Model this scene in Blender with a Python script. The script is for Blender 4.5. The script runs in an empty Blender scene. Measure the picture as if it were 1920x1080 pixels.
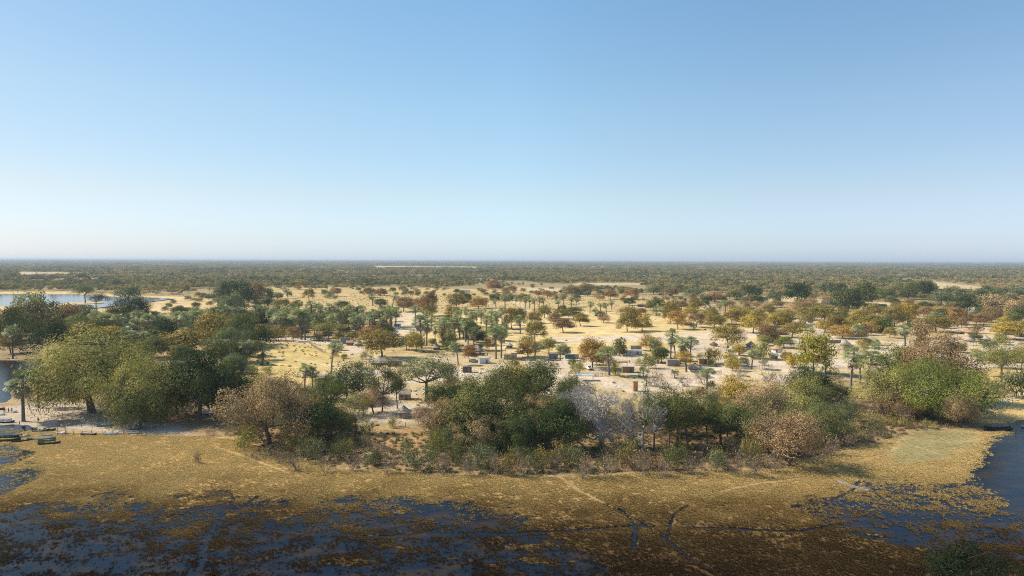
import bpy, math, random
import numpy as np
from mathutils import Vector, Matrix

# ------------------------------------------------------------------ camera
scene = bpy.context.scene
COL = scene.collection
H_CAM, F_PX = 50.0, 1280.0           # eye height in metres, focal length in photo pixels (1920 wide)
HORIZON = 486.5
PITCH = math.atan((540 - HORIZON) / F_PX)
ROLL = math.radians(0.18)
cam_d = bpy.data.cameras.new("camera"); cam_d.lens = 24.0; cam_d.sensor_width = 36.0
cam_d.clip_start = 1.0; cam_d.clip_end = 200000.0
cam = bpy.data.objects.new("camera", cam_d); COL.objects.link(cam)
CAM_M = Matrix.Translation((0, 0, H_CAM)) @ Matrix.Rotation(math.pi / 2 - PITCH, 4, 'X') @ Matrix.Rotation(ROLL, 4, 'Z')
cam.matrix_world = CAM_M
scene.camera = cam

def at(px, py, z=0.0):
    """ground point seen at a photo pixel"""
    d = CAM_M.to_3x3() @ Vector(((px - 960) / F_PX, (540 - py) / F_PX, -1.0))
    t = (z - H_CAM) / d.z
    return Vector((d.x * t, d.y * t, z))

# ------------------------------------------------------------------ sun and sky
SUN_EL, SUN_AZ = math.radians(41), math.radians(282)     # azimuth clockwise from +Y
sunv = Vector((math.sin(SUN_AZ) * math.cos(SUN_EL), math.cos(SUN_AZ) * math.cos(SUN_EL), math.sin(SUN_EL)))
sl = bpy.data.lights.new("sun", 'SUN'); sl.energy = 5.0; sl.angle = math.radians(0.53); sl.color = (1.0, 0.91, 0.78)
so = bpy.data.objects.new("sun", sl); COL.objects.link(so)
so.rotation_euler = sunv.to_track_quat('Z', 'Y').to_euler(); so.location = (0, 0, 300)
world = bpy.data.worlds.new("World"); scene.world = world; world.use_nodes = True
wn = world.node_tree; wn.nodes.clear()
wo = wn.nodes.new('ShaderNodeOutputWorld'); wb = wn.nodes.new('ShaderNodeBackground'); ws = wn.nodes.new('ShaderNodeTexSky')
ws.sky_type = 'NISHITA'; ws.sun_disc = False; ws.sun_elevation = SUN_EL; ws.sun_rotation = SUN_AZ
ws.altitude = 0; ws.air_density = 1.0; ws.dust_density = 0.5; ws.ozone_density = 5.0
wb.inputs[1].default_value = 0.127
wg = wn.nodes.new('ShaderNodeNewGeometry'); wx = wn.nodes.new('ShaderNodeSeparateXYZ'); wr = wn.nodes.new('ShaderNodeValToRGB'); wm = wn.nodes.new('ShaderNodeMix')
wt = wn.nodes.new('ShaderNodeTexCoord'); wm.data_type = 'RGBA'; wm.blend_type = 'MULTIPLY'; wm.inputs[0].default_value = 1.0
wn.links.new(wt.outputs['Generated'], wx.inputs[0]); wn.links.new(wx.outputs[2], wr.inputs[0])
for e_ in range(3): wr.color_ramp.elements.new(0.5)
for e_, (p_, c_) in zip(wr.color_ramp.elements, [(0.0, (.83, .99, 1.36)), (0.028, (.88, .94, 1.13)), (0.09, (1.07, .97, .90)), (0.21, (1.16, 1.12, .94)), (0.36, (1.08, 1.17, 1.03))]): e_.position = p_; e_.color = (*c_, 1)
wn.links.new(ws.outputs[0], wm.inputs[6]); wn.links.new(wr.outputs[0], wm.inputs[7]); 
wx2 = wn.nodes.new('ShaderNodeMapRange'); wx2.inputs[1].default_value = -0.7; wx2.inputs[2].default_value = 0.7; wn.links.new(wx.outputs[0], wx2.inputs[0])
wr2 = wn.nodes.new('ShaderNodeValToRGB'); wr2.color_ramp.elements.new(0.5); wn.links.new(wx2.outputs[0], wr2.inputs[0])
for e_, (p_, c_) in zip(wr2.color_ramp.elements, [(0.07, (.89, .83, .81)), (0.5, (1.08, 1.08, 1.08)), (0.93, (1.0, .96, 1.0))]): e_.position = p_; e_.color = (*c_, 1)
wm2 = wn.nodes.new('ShaderNodeMix'); wm2.data_type = 'RGBA'; wm2.blend_type = 'MULTIPLY'; wm2.inputs[0].default_value = 1.0
wn.links.new(wm.outputs[2], wm2.inputs[6]); wn.links.new(wr2.outputs[0], wm2.inputs[7]); wn.links.new(wm2.outputs[2], wb.inputs[0]); wn.links.new(wb.outputs[0], wo.inputs[0])
scene.view_settings.view_transform = 'Standard'; scene.view_settings.look = 'None'
scene.view_settings.exposure = 0.37; scene.view_settings.gamma = 1.0
scene.render.engine = 'CYCLES'
cy = scene.cycles
cy.max_bounces = 4; cy.diffuse_bounces = 2; cy.glossy_bounces = 2; cy.transmission_bounces = 2; cy.volume_bounces = 0
cy.transparent_max_bounces = 4; cy.use_denoising = False; cy.filter_width = 1.05; cy.sample_clamp_indirect = 6.0

# ------------------------------------------------------------------ noise and polygons
def _hash(ix, iy, s):
    n = (ix.astype(np.int64) * 374761393 + iy.astype(np.int64) * 668265263 + s * 1442695041) & 0xFFFFFFFF
    n = ((n ^ (n >> 13)) * 1274126177) & 0xFFFFFFFF
    n = n ^ (n >> 16)
    return (n & 0xFFFFFF) / float(0xFFFFFF)
def vnoise(x, y, s=0):
    ix, iy = np.floor(x), np.floor(y); fx, fy = x - ix, y - iy
    fx = fx * fx * (3 - 2 * fx); fy = fy * fy * (3 - 2 * fy)
    a, b = _hash(ix, iy, s), _hash(ix + 1, iy, s); c, d = _hash(ix, iy + 1, s), _hash(ix + 1, iy + 1, s)
    return (a + (b - a) * fx) * (1 - fy) + (c + (d - c) * fx) * fy
def fbm(x, y, scale, octv=3, s=0):
    t = np.zeros_like(x, dtype=float); a = 1.0; n = 0.0; f = 1.0 / scale
    for k in range(octv):
        t += a * vnoise(x * f, y * f, s + 17 * k); n += a; a *= 0.5; f *= 2.03
    return t / n
def sstep(a, b, x):
    t = np.clip((x - a) / (b - a), 0, 1); return t * t * (3 - 2 * t)
def world_pts(poly): return np.array([[at(px, py).x, at(px, py).y] for px, py in poly])
def seg_dist(X, Y, P, closed):
    d = np.full(X.shape, 1e18); n = len(P)
    for i in range(n if closed else n - 1):
        ax, ay = P[i]; bx, by = P[(i + 1) % n]; vx, vy = bx - ax, by - ay
        t = np.clip(((X - ax) * vx + (Y - ay) * vy) / max(vx * vx + vy * vy, 1e-9), 0, 1)
        d = np.minimum(d, (X - ax - t * vx) ** 2 + (Y - ay - t * vy) ** 2)
    return np.sqrt(d)
def sdf(X, Y, P):
    """distance to the outline, positive inside"""
    d = seg_dist(X, Y, P, True); ins = np.zeros(X.shape, bool); n = len(P)
    for i in range(n):
        ax, ay = P[i]; bx, by = P[(i + 1) % n]
        if ay == by: continue
        c = ((ay > Y) != (by > Y)) & (X < (bx - ax) * (Y - ay) / (by - ay) + ax)
        ins ^= c
    return np.where(ins, d, -d)
def poly_d(X, Y, poly):
    P = world_pts(poly); m = 60.0 + 0.15 * P[:, 1].max()
    out = np.full(X.shape, -1e3)
    k = (X > P[:, 0].min() - m) & (X < P[:, 0].max() + m) & (Y > P[:, 1].min() - m) & (Y < P[:, 1].max() + m)
    if k.any(): out[k] = sdf(X[k], Y[k], P)
    return out
def line_d(X, Y, poly):
    P = world_pts(poly); m = 40.0
    out = np.full(X.shape, 1e3)
    k = (X > P[:, 0].min() - m) & (X < P[:, 0].max() + m) & (Y > P[:, 1].min() - m) & (Y < P[:, 1].max() + m)
    if k.any(): out[k] = seg_dist(X[k], Y[k], P, False)
    return out

# ------------------------------------------------------------------ where land, marsh and water lie
WATER_Z = -0.35
SHORE = [(-700, 800), (0, 800), (100, 812), (240, 816), (420, 822), (520, 850), (620, 878), (780, 888), (900, 892), (1010, 895),
         (1200, 888), (1400, 884), (1500, 868), (1600, 845), (1680, 822), (1760, 806), (1850, 802), (2600, 800), (2600, 4000), (-700, 4000)]
LAKE = [(2700, 745), (1990, 768), (1920, 781), (1890, 788), (1860, 791), (1842, 797), (1850, 806), (1880, 807), (1856, 813), (1834, 830),
        (1828, 860), (1800, 880), (1815, 900), (1860, 925), (1905, 965), (2050, 990), (2700, 1040)]
CREEK = [(-500, 678), (20, 675), (62, 677), (92, 690), (70, 706), (30, 716), (20, 730), (8, 752), (-60, 762), (-500, 760)]
LANDING = [(-500, 792), (0, 794), (50, 794), (96, 799), (60, 806), (30, 812), (60, 822), (30, 832), (84, 846), (60, 858), (90, 880), (50, 905), (0, 925), (-500, 960)]
WET_LEFT = [(-600, 950), (0, 950), (110, 930), (215, 916), (300, 925), (440, 915), (560, 924), (700, 915), (860, 930), (960, 950),
            (1080, 985), (1150, 1060), (1180, 1200), (900, 2500), (-600, 2500)]
WET_RIGHT = [(1500, 950), (1560, 915), (1640, 905), (1700, 900), (1760, 890), (1830, 905), (1920, 960), (2300, 990), (2300, 1120), (1920, 1060), (1700, 1020), (1560, 1000)]
LAGOON = [(-300, 553), (0, 551.5), (130, 551.5), (200, 556), (280, 558), (350, 561), (404, 565), (397, 570), (350, 578), (310, 581), (250, 580.5), (195, 584), (178, 577), (150, 575), (100, 574), (50, 573), (-60, 572), (-300, 573)]
LAGOON_ISLE = [(98, 571), (130, 566.5), (190, 565), (200, 569), (150, 573), (104, 573.5)]
POOLS = [[(1400, 558.5), (1436, 558), (1440, 561.5), (1404, 562)], [(1540, 565.5), (1660, 569), (1664, 573), (1600, 571.5), (1542, 569)],
         [(1815, 580), (1850, 581), (1846, 585.5), (1816, 585)], [(30, 514), (80, 513), (86, 515), (36, 517)]]
CHANNELS = [([(500, 992), (700, 1003), (960, 997), (1100, 990), (1190, 984), (1300, 986), (1500, 993), (1600, 978), (1720, 965), (1860, 968), (1960, 975)], 0.9),
            ([(1130, 944), (1180, 962), (1240, 1002), (1290, 1040), (1330, 1062)], 0.8), ([(1188, 1025), (1192, 985), (1165, 952)], 0.8),
            ([(1250, 1004), (1262, 962), (1290, 945)], 0.7), ([(372, 1090), (383, 1025), (408, 972), (440, 930)], 1.0),
            ([(750, 985), (800, 1010), (840, 1040)], 0.6), ([(1520, 960), (1600, 915), (1610, 900)], 0.6), ([(1560, 930), (1600, 965), (1640, 985)], 0.6),
            ([(1700, 905), (1760, 930), (1800, 965)], 0.6), ([(1640, 985), (1700, 1015), (1760, 1020)], 0.9), ([(1620, 900), (1650, 930), (1700, 960), (1730, 1000)], 0.5),
            ([(1590, 995), (1640, 1005), (1700, 1010)], 1.3), ([(0, 990), (120, 975), (260, 985), (380, 972)], 1.0)]
def ground_z(X, Y):
    X = np.asarray(X, float); Y = np.asarray(Y, float)
    z = 0.22 * (fbm(X, Y, 30, 3, 3) - 0.5)
    jit = 5.0 * (fbm(X, Y, 9, 3, 8) - 0.5)
    ds = poly_d(X, Y, SHORE) + jit
    m = sstep(-6, 10, ds)
    wet = np.maximum(sstep(-7, 8, poly_d(X, Y, WET_LEFT) + 2 * jit), 1.0 * sstep(-6, 5, poly_d(X, Y, WET_RIGHT) + 2 * jit))
    marsh = WATER_Z + 0.16 - 0.236 * wet + (0.12 + 0.22 * wet) * (fbm(X, Y * 1.5, 4.2, 4, 5) - 0.5) + 0.16 * wet * (fbm(X, Y * 1.3, 1.3, 2, 15) - 0.5) + 0.14 * wet * (fbm(X, Y * 1.6, 14, 2, 6) - 0.5)
    z = z * (1 - m) + marsh * m
    for P, w in CHANNELS:
        d = line_d(X, Y, P) + 0.5 * (fbm(X, Y, 2.0, 2, 4) - 0.5)
        w = w * 0.62 * (0.6 + 0.9 * fbm(X, Y, 7, 2, 14)); z = np.minimum(z, WATER_Z - 0.16 + 0.32 * sstep(w * 0.5, w * 1.4, d))
    for P in (LAKE, CREEK):
        d = poly_d(X, Y, P) + 0.45 * jit
        z = z + (WATER_Z - 0.9 - z) * sstep(-2.0, 3.0, d) if P is CREEK else z + (WATER_Z - 0.5 - z) * sstep(-3.0, 9.0, d + 5 * (fbm(X, Y, 5, 3, 26) - 0.5))
    d = poly_d(X, Y, LANDING) + 0.7 * jit
    z = z + (WATER_Z - 0.04 + 0.5 * (fbm(X, Y, 6, 3, 21) - 0.48) - z) * sstep(-2.0, 2.0, d)
    far = Y > 600
    if far.any():
        Xf, Yf = X[far], Y[far]; zf = z[far]
        d = poly_d(Xf, Yf, LAGOON) + 7 + 1.2 * (fbm(Xf, Yf, 25, 2, 9) - 0.5) * 8; isl = poly_d(Xf, Yf, LAGOON_ISLE)
        zf = zf + (-1.2 - zf) * sstep(-2, 6, d) * (1 - sstep(-3, 3, isl))
        for P in POOLS: zf = zf + (-1.2 - zf) * sstep(-4, 4, poly_d(Xf, Yf, P))
        z[far] = zf
    return z

# ------------------------------------------------------------------ node helpers and materials
MATS = {}
class NT:
    def __init__(s, name):
        s.m = bpy.data.materials.new(name); s.m.use_nodes = True; s.t = s.m.node_tree; s.t.nodes.clear()
        s.out = s.t.nodes.new('ShaderNodeOutputMaterial'); MATS[name] = s.m
    def n(s, typ, **kw):
        x = s.t.nodes.new(typ)
        for k, v in kw.items():
            if k.startswith('i_'):
                key = k[2:].replace('_', ' '); x.inputs[int(key) if key.isdigit() else key].default_value = v
            else: setattr(x, k, v)
        return x
    def l(s, a, b): s.t.links.new(a, b)
    def noise(s, vec, scale, detail=4, rough=0.6):
        x = s.n('ShaderNodeTexNoise', i_Scale=scale, i_Detail=detail, i_Roughness=rough)
        if vec is not None: s.l(vec, x.inputs['Vector'])
        return x.outputs['Fac']
    def ramp(s, fac, stops):
        x = s.n('ShaderNodeValToRGB'); el = x.color_ramp.elements
        while len(el) < len(stops): el.new(0.5)
        for e, (p, c) in zip(el, stops): e.position = p; e.color = (*c, 1) if len(c) == 3 else c
        s.l(fac, x.inputs[0]); return x.outputs[0]
    def mix(s, a, b, fac, mode='MIX'):
        x = s.n('ShaderNodeMix', data_type='RGBA', blend_type=mode)
        for i, v in ((0, fac), (6, a), (7, b)):
            if hasattr(v, 'links') or hasattr(v, 'is_linked'): s.l(v, x.inputs[i])
            else: x.inputs[i].default_value = v if i == 0 else (*v, 1)
        return x.outputs[2]
    def math(s, op, a, b=0.0):
        x = s.n('ShaderNodeMath', operation=op)
        for i, v in enumerate((a, b)):
            if hasattr(v, 'is_linked'): s.l(v, x.inputs[i])
            else: x.inputs[i].default_value = v
        return x.outputs[0]
    def bsdf(s, color, rough=0.9, bump=None, strength=0.3, dist=0.1, spec=0.2, metal=0.0):
        b = s.n('ShaderNodeBsdfPrincipled'); b.inputs['Roughness'].default_value = rough; b.inputs['Metallic'].default_value = metal
        b.inputs['Specular IOR Level'].default_value = spec
        if hasattr(color, 'is_linked'): s.l(color, b.inputs['Base Color'])
        else: b.inputs['Base Color'].default_value = (*color, 1)
        if bump is not None:
            u = s.n('ShaderNodeBump', i_Strength=strength, i_Distance=dist); s.l(bump, u.inputs['Height']); s.l(u.outputs[0], b.inputs['Normal'])
        s.l(b.outputs[0], s.out.inputs[0]); return b
    def pos(s): return s.n('ShaderNodeNewGeometry').outputs['Position']
    def objc(s): return s.n('ShaderNodeTexCoord').outputs['Object']
    def attr(s, name, typ='GEOMETRY'): return s.n('ShaderNodeAttribute', attribute_name=name, attribute_type=typ)

def plain(name, c, rough=0.85, var=0.25, scale=3.0, bump=0.0, metal=0.0, spec=0.25):
    if name in MATS: return MATS[name]
    t = NT(name); nz = t.noise(t.objc(), scale)
    col = t.ramp(nz, [(0.3, tuple(x * (1 - var) for x in c)), (0.7, tuple(min(1, x * (1 + var)) for x in c))])
    t.bsdf(col, rough, nz if bump else None, bump, 0.05, spec, metal)
    return t.m

# ground: base colour painted per vertex by land cover plus painted marsh darkening, finer grain from noise
t = NT('ground_soil'); p = t.pos()
base = t.attr('cover').outputs['Color']
n1 = t.noise(p, 0.9, 5, 0.7); n2 = t.noise(p, 0.12, 4, 0.6); n3 = t.noise(p, 0.012, 5, 0.65)
c = t.mix(base, t.ramp(n1, [(0.28, (0.55, 0.52, 0.48)), (0.72, (1.35, 1.35, 1.32))]), 1.0, 'MULTIPLY')
c = t.mix(c, t.ramp(n2, [(0.3, (0.78, 0.76, 0.72)), (0.7, (1.2, 1.2, 1.18))]), 1.0, 'MULTIPLY')
c = t.mix(c, t.ramp(n3, [(0.3, (0.86, 0.84, 0.8)), (0.7, (1.12, 1.12, 1.12))]), 1.0, 'MULTIPLY')
t.bsdf(c, 0.97, n1, 0.5, 0.25, 0.05)
# water
def water_mat(name, weed, wscale, rip):
    t = NT(name); p = t.pos()
    mp = t.n('ShaderNodeMapping'); mp.inputs['Scale'].default_value = (1, 1.9, 1); t.l(p, mp.inputs[0])
    a = t.noise(mp.outputs[0], wscale, 5, 0.65)
    c = t.ramp(a, [(0.47, (0.004, 0.008, 0.017)), (0.62, weed)])
    w1 = t.noise(mp.outputs[0], rip, 3, 0.5)
    b = t.bsdf(c, 0.10, w1, 0.3, 0.10, 0.5); b.inputs['Specular IOR Level'].default_value = 0.13; b.inputs['IOR'].default_value = 1.33
    if name == 'lagoon_water':
        b.inputs['Specular IOR Level'].default_value = 0.8; b.inputs['Roughness'].default_value = 0.12; [setattr(q.inputs['Strength'], 'default_value', 0.04) for q in t.t.nodes if q.bl_idname == 'ShaderNodeBump']
    return t.m
water_mat('river_water', (0.030, 0.018, 0.008), 0.13, 2.5)
water_mat('lagoon_water', (0.02, 0.02, 0.02), 0.03, 0.8)
# foliage: colour of each tree from its object colour, leaf-to-leaf change from the mesh
def leaf_mat(name, trans=0.3, src='obj', ramp=None, rough=0.75, spec=0.06):
    t = NT(name); tone = t.attr('tone').outputs['Fac']
    if src == 'obj': base = t.n('ShaderNodeObjectInfo').outputs['Color']
    else:
        oi = t.n('ShaderNodeObjectInfo')
        nz = t.noise(oi.outputs['Location'], 0.0035, 3, 0.6)
        f = t.math('ADD', t.math('MULTIPLY', oi.outputs['Random'], 0.62), t.math('MULTIPLY', t.math('SUBTRACT', nz, 0.5), 1.5))
        f = t.math('ADD', f, 0.19)
        base = t.ramp(f, ramp)
    c = t.mix(base, t.ramp(tone, [(0.0, (0.38, 0.42, 0.36)), (0.5, (1.0, 1.0, 1.0)), (1.0, (2.0, 1.8, 1.4))]), 1.0, 'MULTIPLY')
    b = t.n('ShaderNodeBsdfPrincipled'); b.inputs['Roughness'].default_value = rough; b.inputs['Specular IOR Level'].default_value = spec
    t.l(c, b.inputs['Base Color']); tr = t.n('ShaderNodeBsdfTranslucent'); t.l(t.mix(c, (1.15, 1.2, 0.55), 1.0, 'MULTIPLY'), tr.inputs[0])
    mx = t.n('ShaderNodeMixShader', i_0=trans); t.l(b.outputs[0], mx.inputs[1]); t.l(tr.outputs[0], mx.inputs[2]); t.l(mx.outputs[0], t.out.inputs[0])
    return t.m
leaf_mat('leaf', 0.18); leaf_mat('palm_leaf', 0.2, rough=0.5, spec=0.3)
leaf_mat('woodland_leaf', 0.25, 'inst', [(0.0, (0.07, 0.09, 0.04)), (0.3, (0.13, 0.14, 0.055)), (0.5, (0.22, 0.20, 0.085)), (0.68, (0.31, 0.25, 0.125)), (0.82, (0.35, 0.27, 0.14)), (1.0, (0.38, 0.25, 0.12))])
leaf_mat('scrub_leaf', 0.2, 'inst', [(0.0, (0.09, 0.11, 0.04)), (0.4, (0.2, 0.17, 0.09)), (0.7, (0.28, 0.20, 0.11)), (1.0, (0.34, 0.26, 0.16))])
plain('bark', (0.13, 0.105, 0.085), 0.95, 0.35, 2.0, 0.4); plain('pale_bark', (0.42, 0.38, 0.34), 0.95, 0.25, 2.0, 0.3)
plain('twig', (0.24, 0.19, 0.15), 0.95, 0.3); plain('palm_bark', (0.17, 0.15, 0.135), 0.95, 0.3, 3.0, 0.3)
# marsh grass: golden on the dry margin, dark brown toward the camera, foreground darkening painted into the colour
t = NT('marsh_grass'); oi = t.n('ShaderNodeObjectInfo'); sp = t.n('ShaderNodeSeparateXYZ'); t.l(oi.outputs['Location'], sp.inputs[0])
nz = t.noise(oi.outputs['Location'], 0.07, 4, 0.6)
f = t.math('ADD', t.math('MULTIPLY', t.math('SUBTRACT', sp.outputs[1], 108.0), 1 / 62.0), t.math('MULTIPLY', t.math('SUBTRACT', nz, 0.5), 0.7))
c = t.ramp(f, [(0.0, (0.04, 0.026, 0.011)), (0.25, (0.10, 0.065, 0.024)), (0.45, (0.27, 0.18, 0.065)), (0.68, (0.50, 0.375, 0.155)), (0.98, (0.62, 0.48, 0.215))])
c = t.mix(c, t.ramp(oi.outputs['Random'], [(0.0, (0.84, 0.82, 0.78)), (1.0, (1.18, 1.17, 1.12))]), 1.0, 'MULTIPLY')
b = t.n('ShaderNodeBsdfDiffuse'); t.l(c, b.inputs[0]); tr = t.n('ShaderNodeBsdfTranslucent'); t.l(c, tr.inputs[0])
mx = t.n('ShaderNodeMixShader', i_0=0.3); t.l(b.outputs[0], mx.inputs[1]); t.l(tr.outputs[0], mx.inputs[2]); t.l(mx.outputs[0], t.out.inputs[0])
# thatch, walls, tin
def thatch_mat(name, c):
    t = NT(name); o = t.objc(); a = t.n('ShaderNodeTexNoise', i_Scale=6.0, i_Detail=5.0); mp = t.n('ShaderNodeMapping'); mp.inputs['Scale'].default_value = (1, 1, 0.25)
    t.l(o, mp.inputs[0]); t.l(mp.outputs[0], a.inputs['Vector'])
    t.bsdf(t.ramp(a.outputs[0], [(0.3, tuple(x * 0.55 for x in c)), (0.7, tuple(x * 1.3 for x in c))]), 1.0, a.outputs[0], 0.8, 0.12, 0.05)
thatch_mat('thatch_grey', (0.40, 0.34, 0.27)); thatch_mat('thatch_pale', (0.46, 0.40, 0.32)); thatch_mat('thatch_orange', (0.50, 0.30, 0.15)); thatch_mat('thatch_dark', (0.16, 0.14, 0.125))
thatch_mat('straw', (0.44, 0.33, 0.20))
def tin_mat(name, c, metal=0.3, rough=0.45):
    t = NT(name); o = t.objc(); w = t.n('ShaderNodeTexWave', i_Scale=2.2, i_Distortion=0.0); t.l(o, w.inputs[0]); nz = t.noise(o, 1.3, 4, 0.7)
    t.bsdf(t.ramp(nz, [(0.3, tuple(x * 0.75 for x in c)), (0.7, tuple(min(1, x * 1.12) for x in c))]), rough, w.outputs['Fac'], 0.5, 0.04, 0.4, metal)
tin_mat('tin_pale', (0.62, 0.66, 0.68)); tin_mat('tin_white', (0.78, 0.80, 0.80), 0.0, 0.5); tin_mat('tin_grey', (0.33, 0.34, 0.35)); tin_mat('tin_blue', (0.50, 0.60, 0.66), 0.1)
plain('mud_wall', (0.40, 0.32, 0.23), 0.95, 0.15, 1.5, 0.3); plain('grey_wall', (0.30, 0.28, 0.26), 0.9, 0.15, 1.5); plain('white_wall', (0.68, 0.66, 0.62), 0.9, 0.08, 1.5)
plain('brown_wall', (0.28, 0.17, 0.11), 0.9, 0.2, 2.0); plain('teal_wall', (0.07, 0.17, 0.17), 0.7, 0.15, 1.5); plain('blue_wall', (0.16, 0.22, 0.27), 0.7, 0.12, 1.5)
plain('dark_wall', (0.10, 0.09, 0.085), 0.9, 0.25, 2.0); plain('orange_wall', (0.48, 0.27, 0.12), 0.9, 0.15, 2.0); plain('green_paint', (0.02, 0.16, 0.10), 0.6, 0.1)
plain('reed_grey', (0.34, 0.30, 0.27), 0.95, 0.35, 4.0); plain('reed_tan', (0.44, 0.35, 0.25), 0.95, 0.3, 4.0); plain('wood_post', (0.22, 0.17, 0.13), 0.95, 0.3, 3.0)
plain('white_paint', (0.78, 0.79, 0.79), 0.35, 0.04, 1.0, 0, 0, 0.5); plain('silver_paint', (0.55, 0.56, 0.57), 0.35, 0.05, 1.0, 0, 0.3, 0.5); plain('navy_paint', (0.03, 0.06, 0.10), 0.3, 0.1, 1.0, 0, 0, 0.5)
plain('glass_dark', (0.02, 0.025, 0.03), 0.08, 0.1, 1.0, 0, 0, 0.7); plain('rubber', (0.02, 0.02, 0.02), 0.8, 0.1); plain('rim', (0.45, 0.45, 0.46), 0.35, 0.05, 1, 0, 0.7)
plain('lamp_red', (0.35, 0.02, 0.02), 0.3, 0.05); plain('lamp_clear', (0.7, 0.7, 0.68), 0.2, 0.05)
plain('teal_hull', (0.10, 0.27, 0.27), 0.45, 0.15, 2.0); plain('dark_hull', (0.045, 0.04, 0.037), 0.6, 0.3, 2.0); plain('green_hull', (0.07, 0.13, 0.11), 0.5, 0.2, 2.0)
plain('pale_hull', (0.55, 0.50, 0.44), 0.6, 0.15, 2.0); plain('white_hull', (0.75, 0.76, 0.76), 0.4, 0.06, 2.0); plain('red_hull', (0.22, 0.03, 0.02), 0.5, 0.15, 2.0); plain('grey_board', (0.30, 0.29, 0.32), 0.6, 0.06, 1.0)
plain('skin', (0.10, 0.055, 0.035), 0.6, 0.1); plain('black_cloth', (0.03, 0.03, 0.035), 0.9, 0.2); plain('red_cloth', (0.45, 0.03, 0.03), 0.9, 0.1); plain('blue_cloth', (0.07, 0.11, 0.25), 0.9, 0.1)
plain('maroon_cloth', (0.16, 0.03, 0.04), 0.9, 0.1); plain('white_cloth', (0.7, 0.7, 0.7), 0.9, 0.08); plain('grey_cloth', (0.25, 0.25, 0.27), 0.9, 0.1); plain('hide', (0.05, 0.04, 0.035), 0.9, 0.2)
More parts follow.
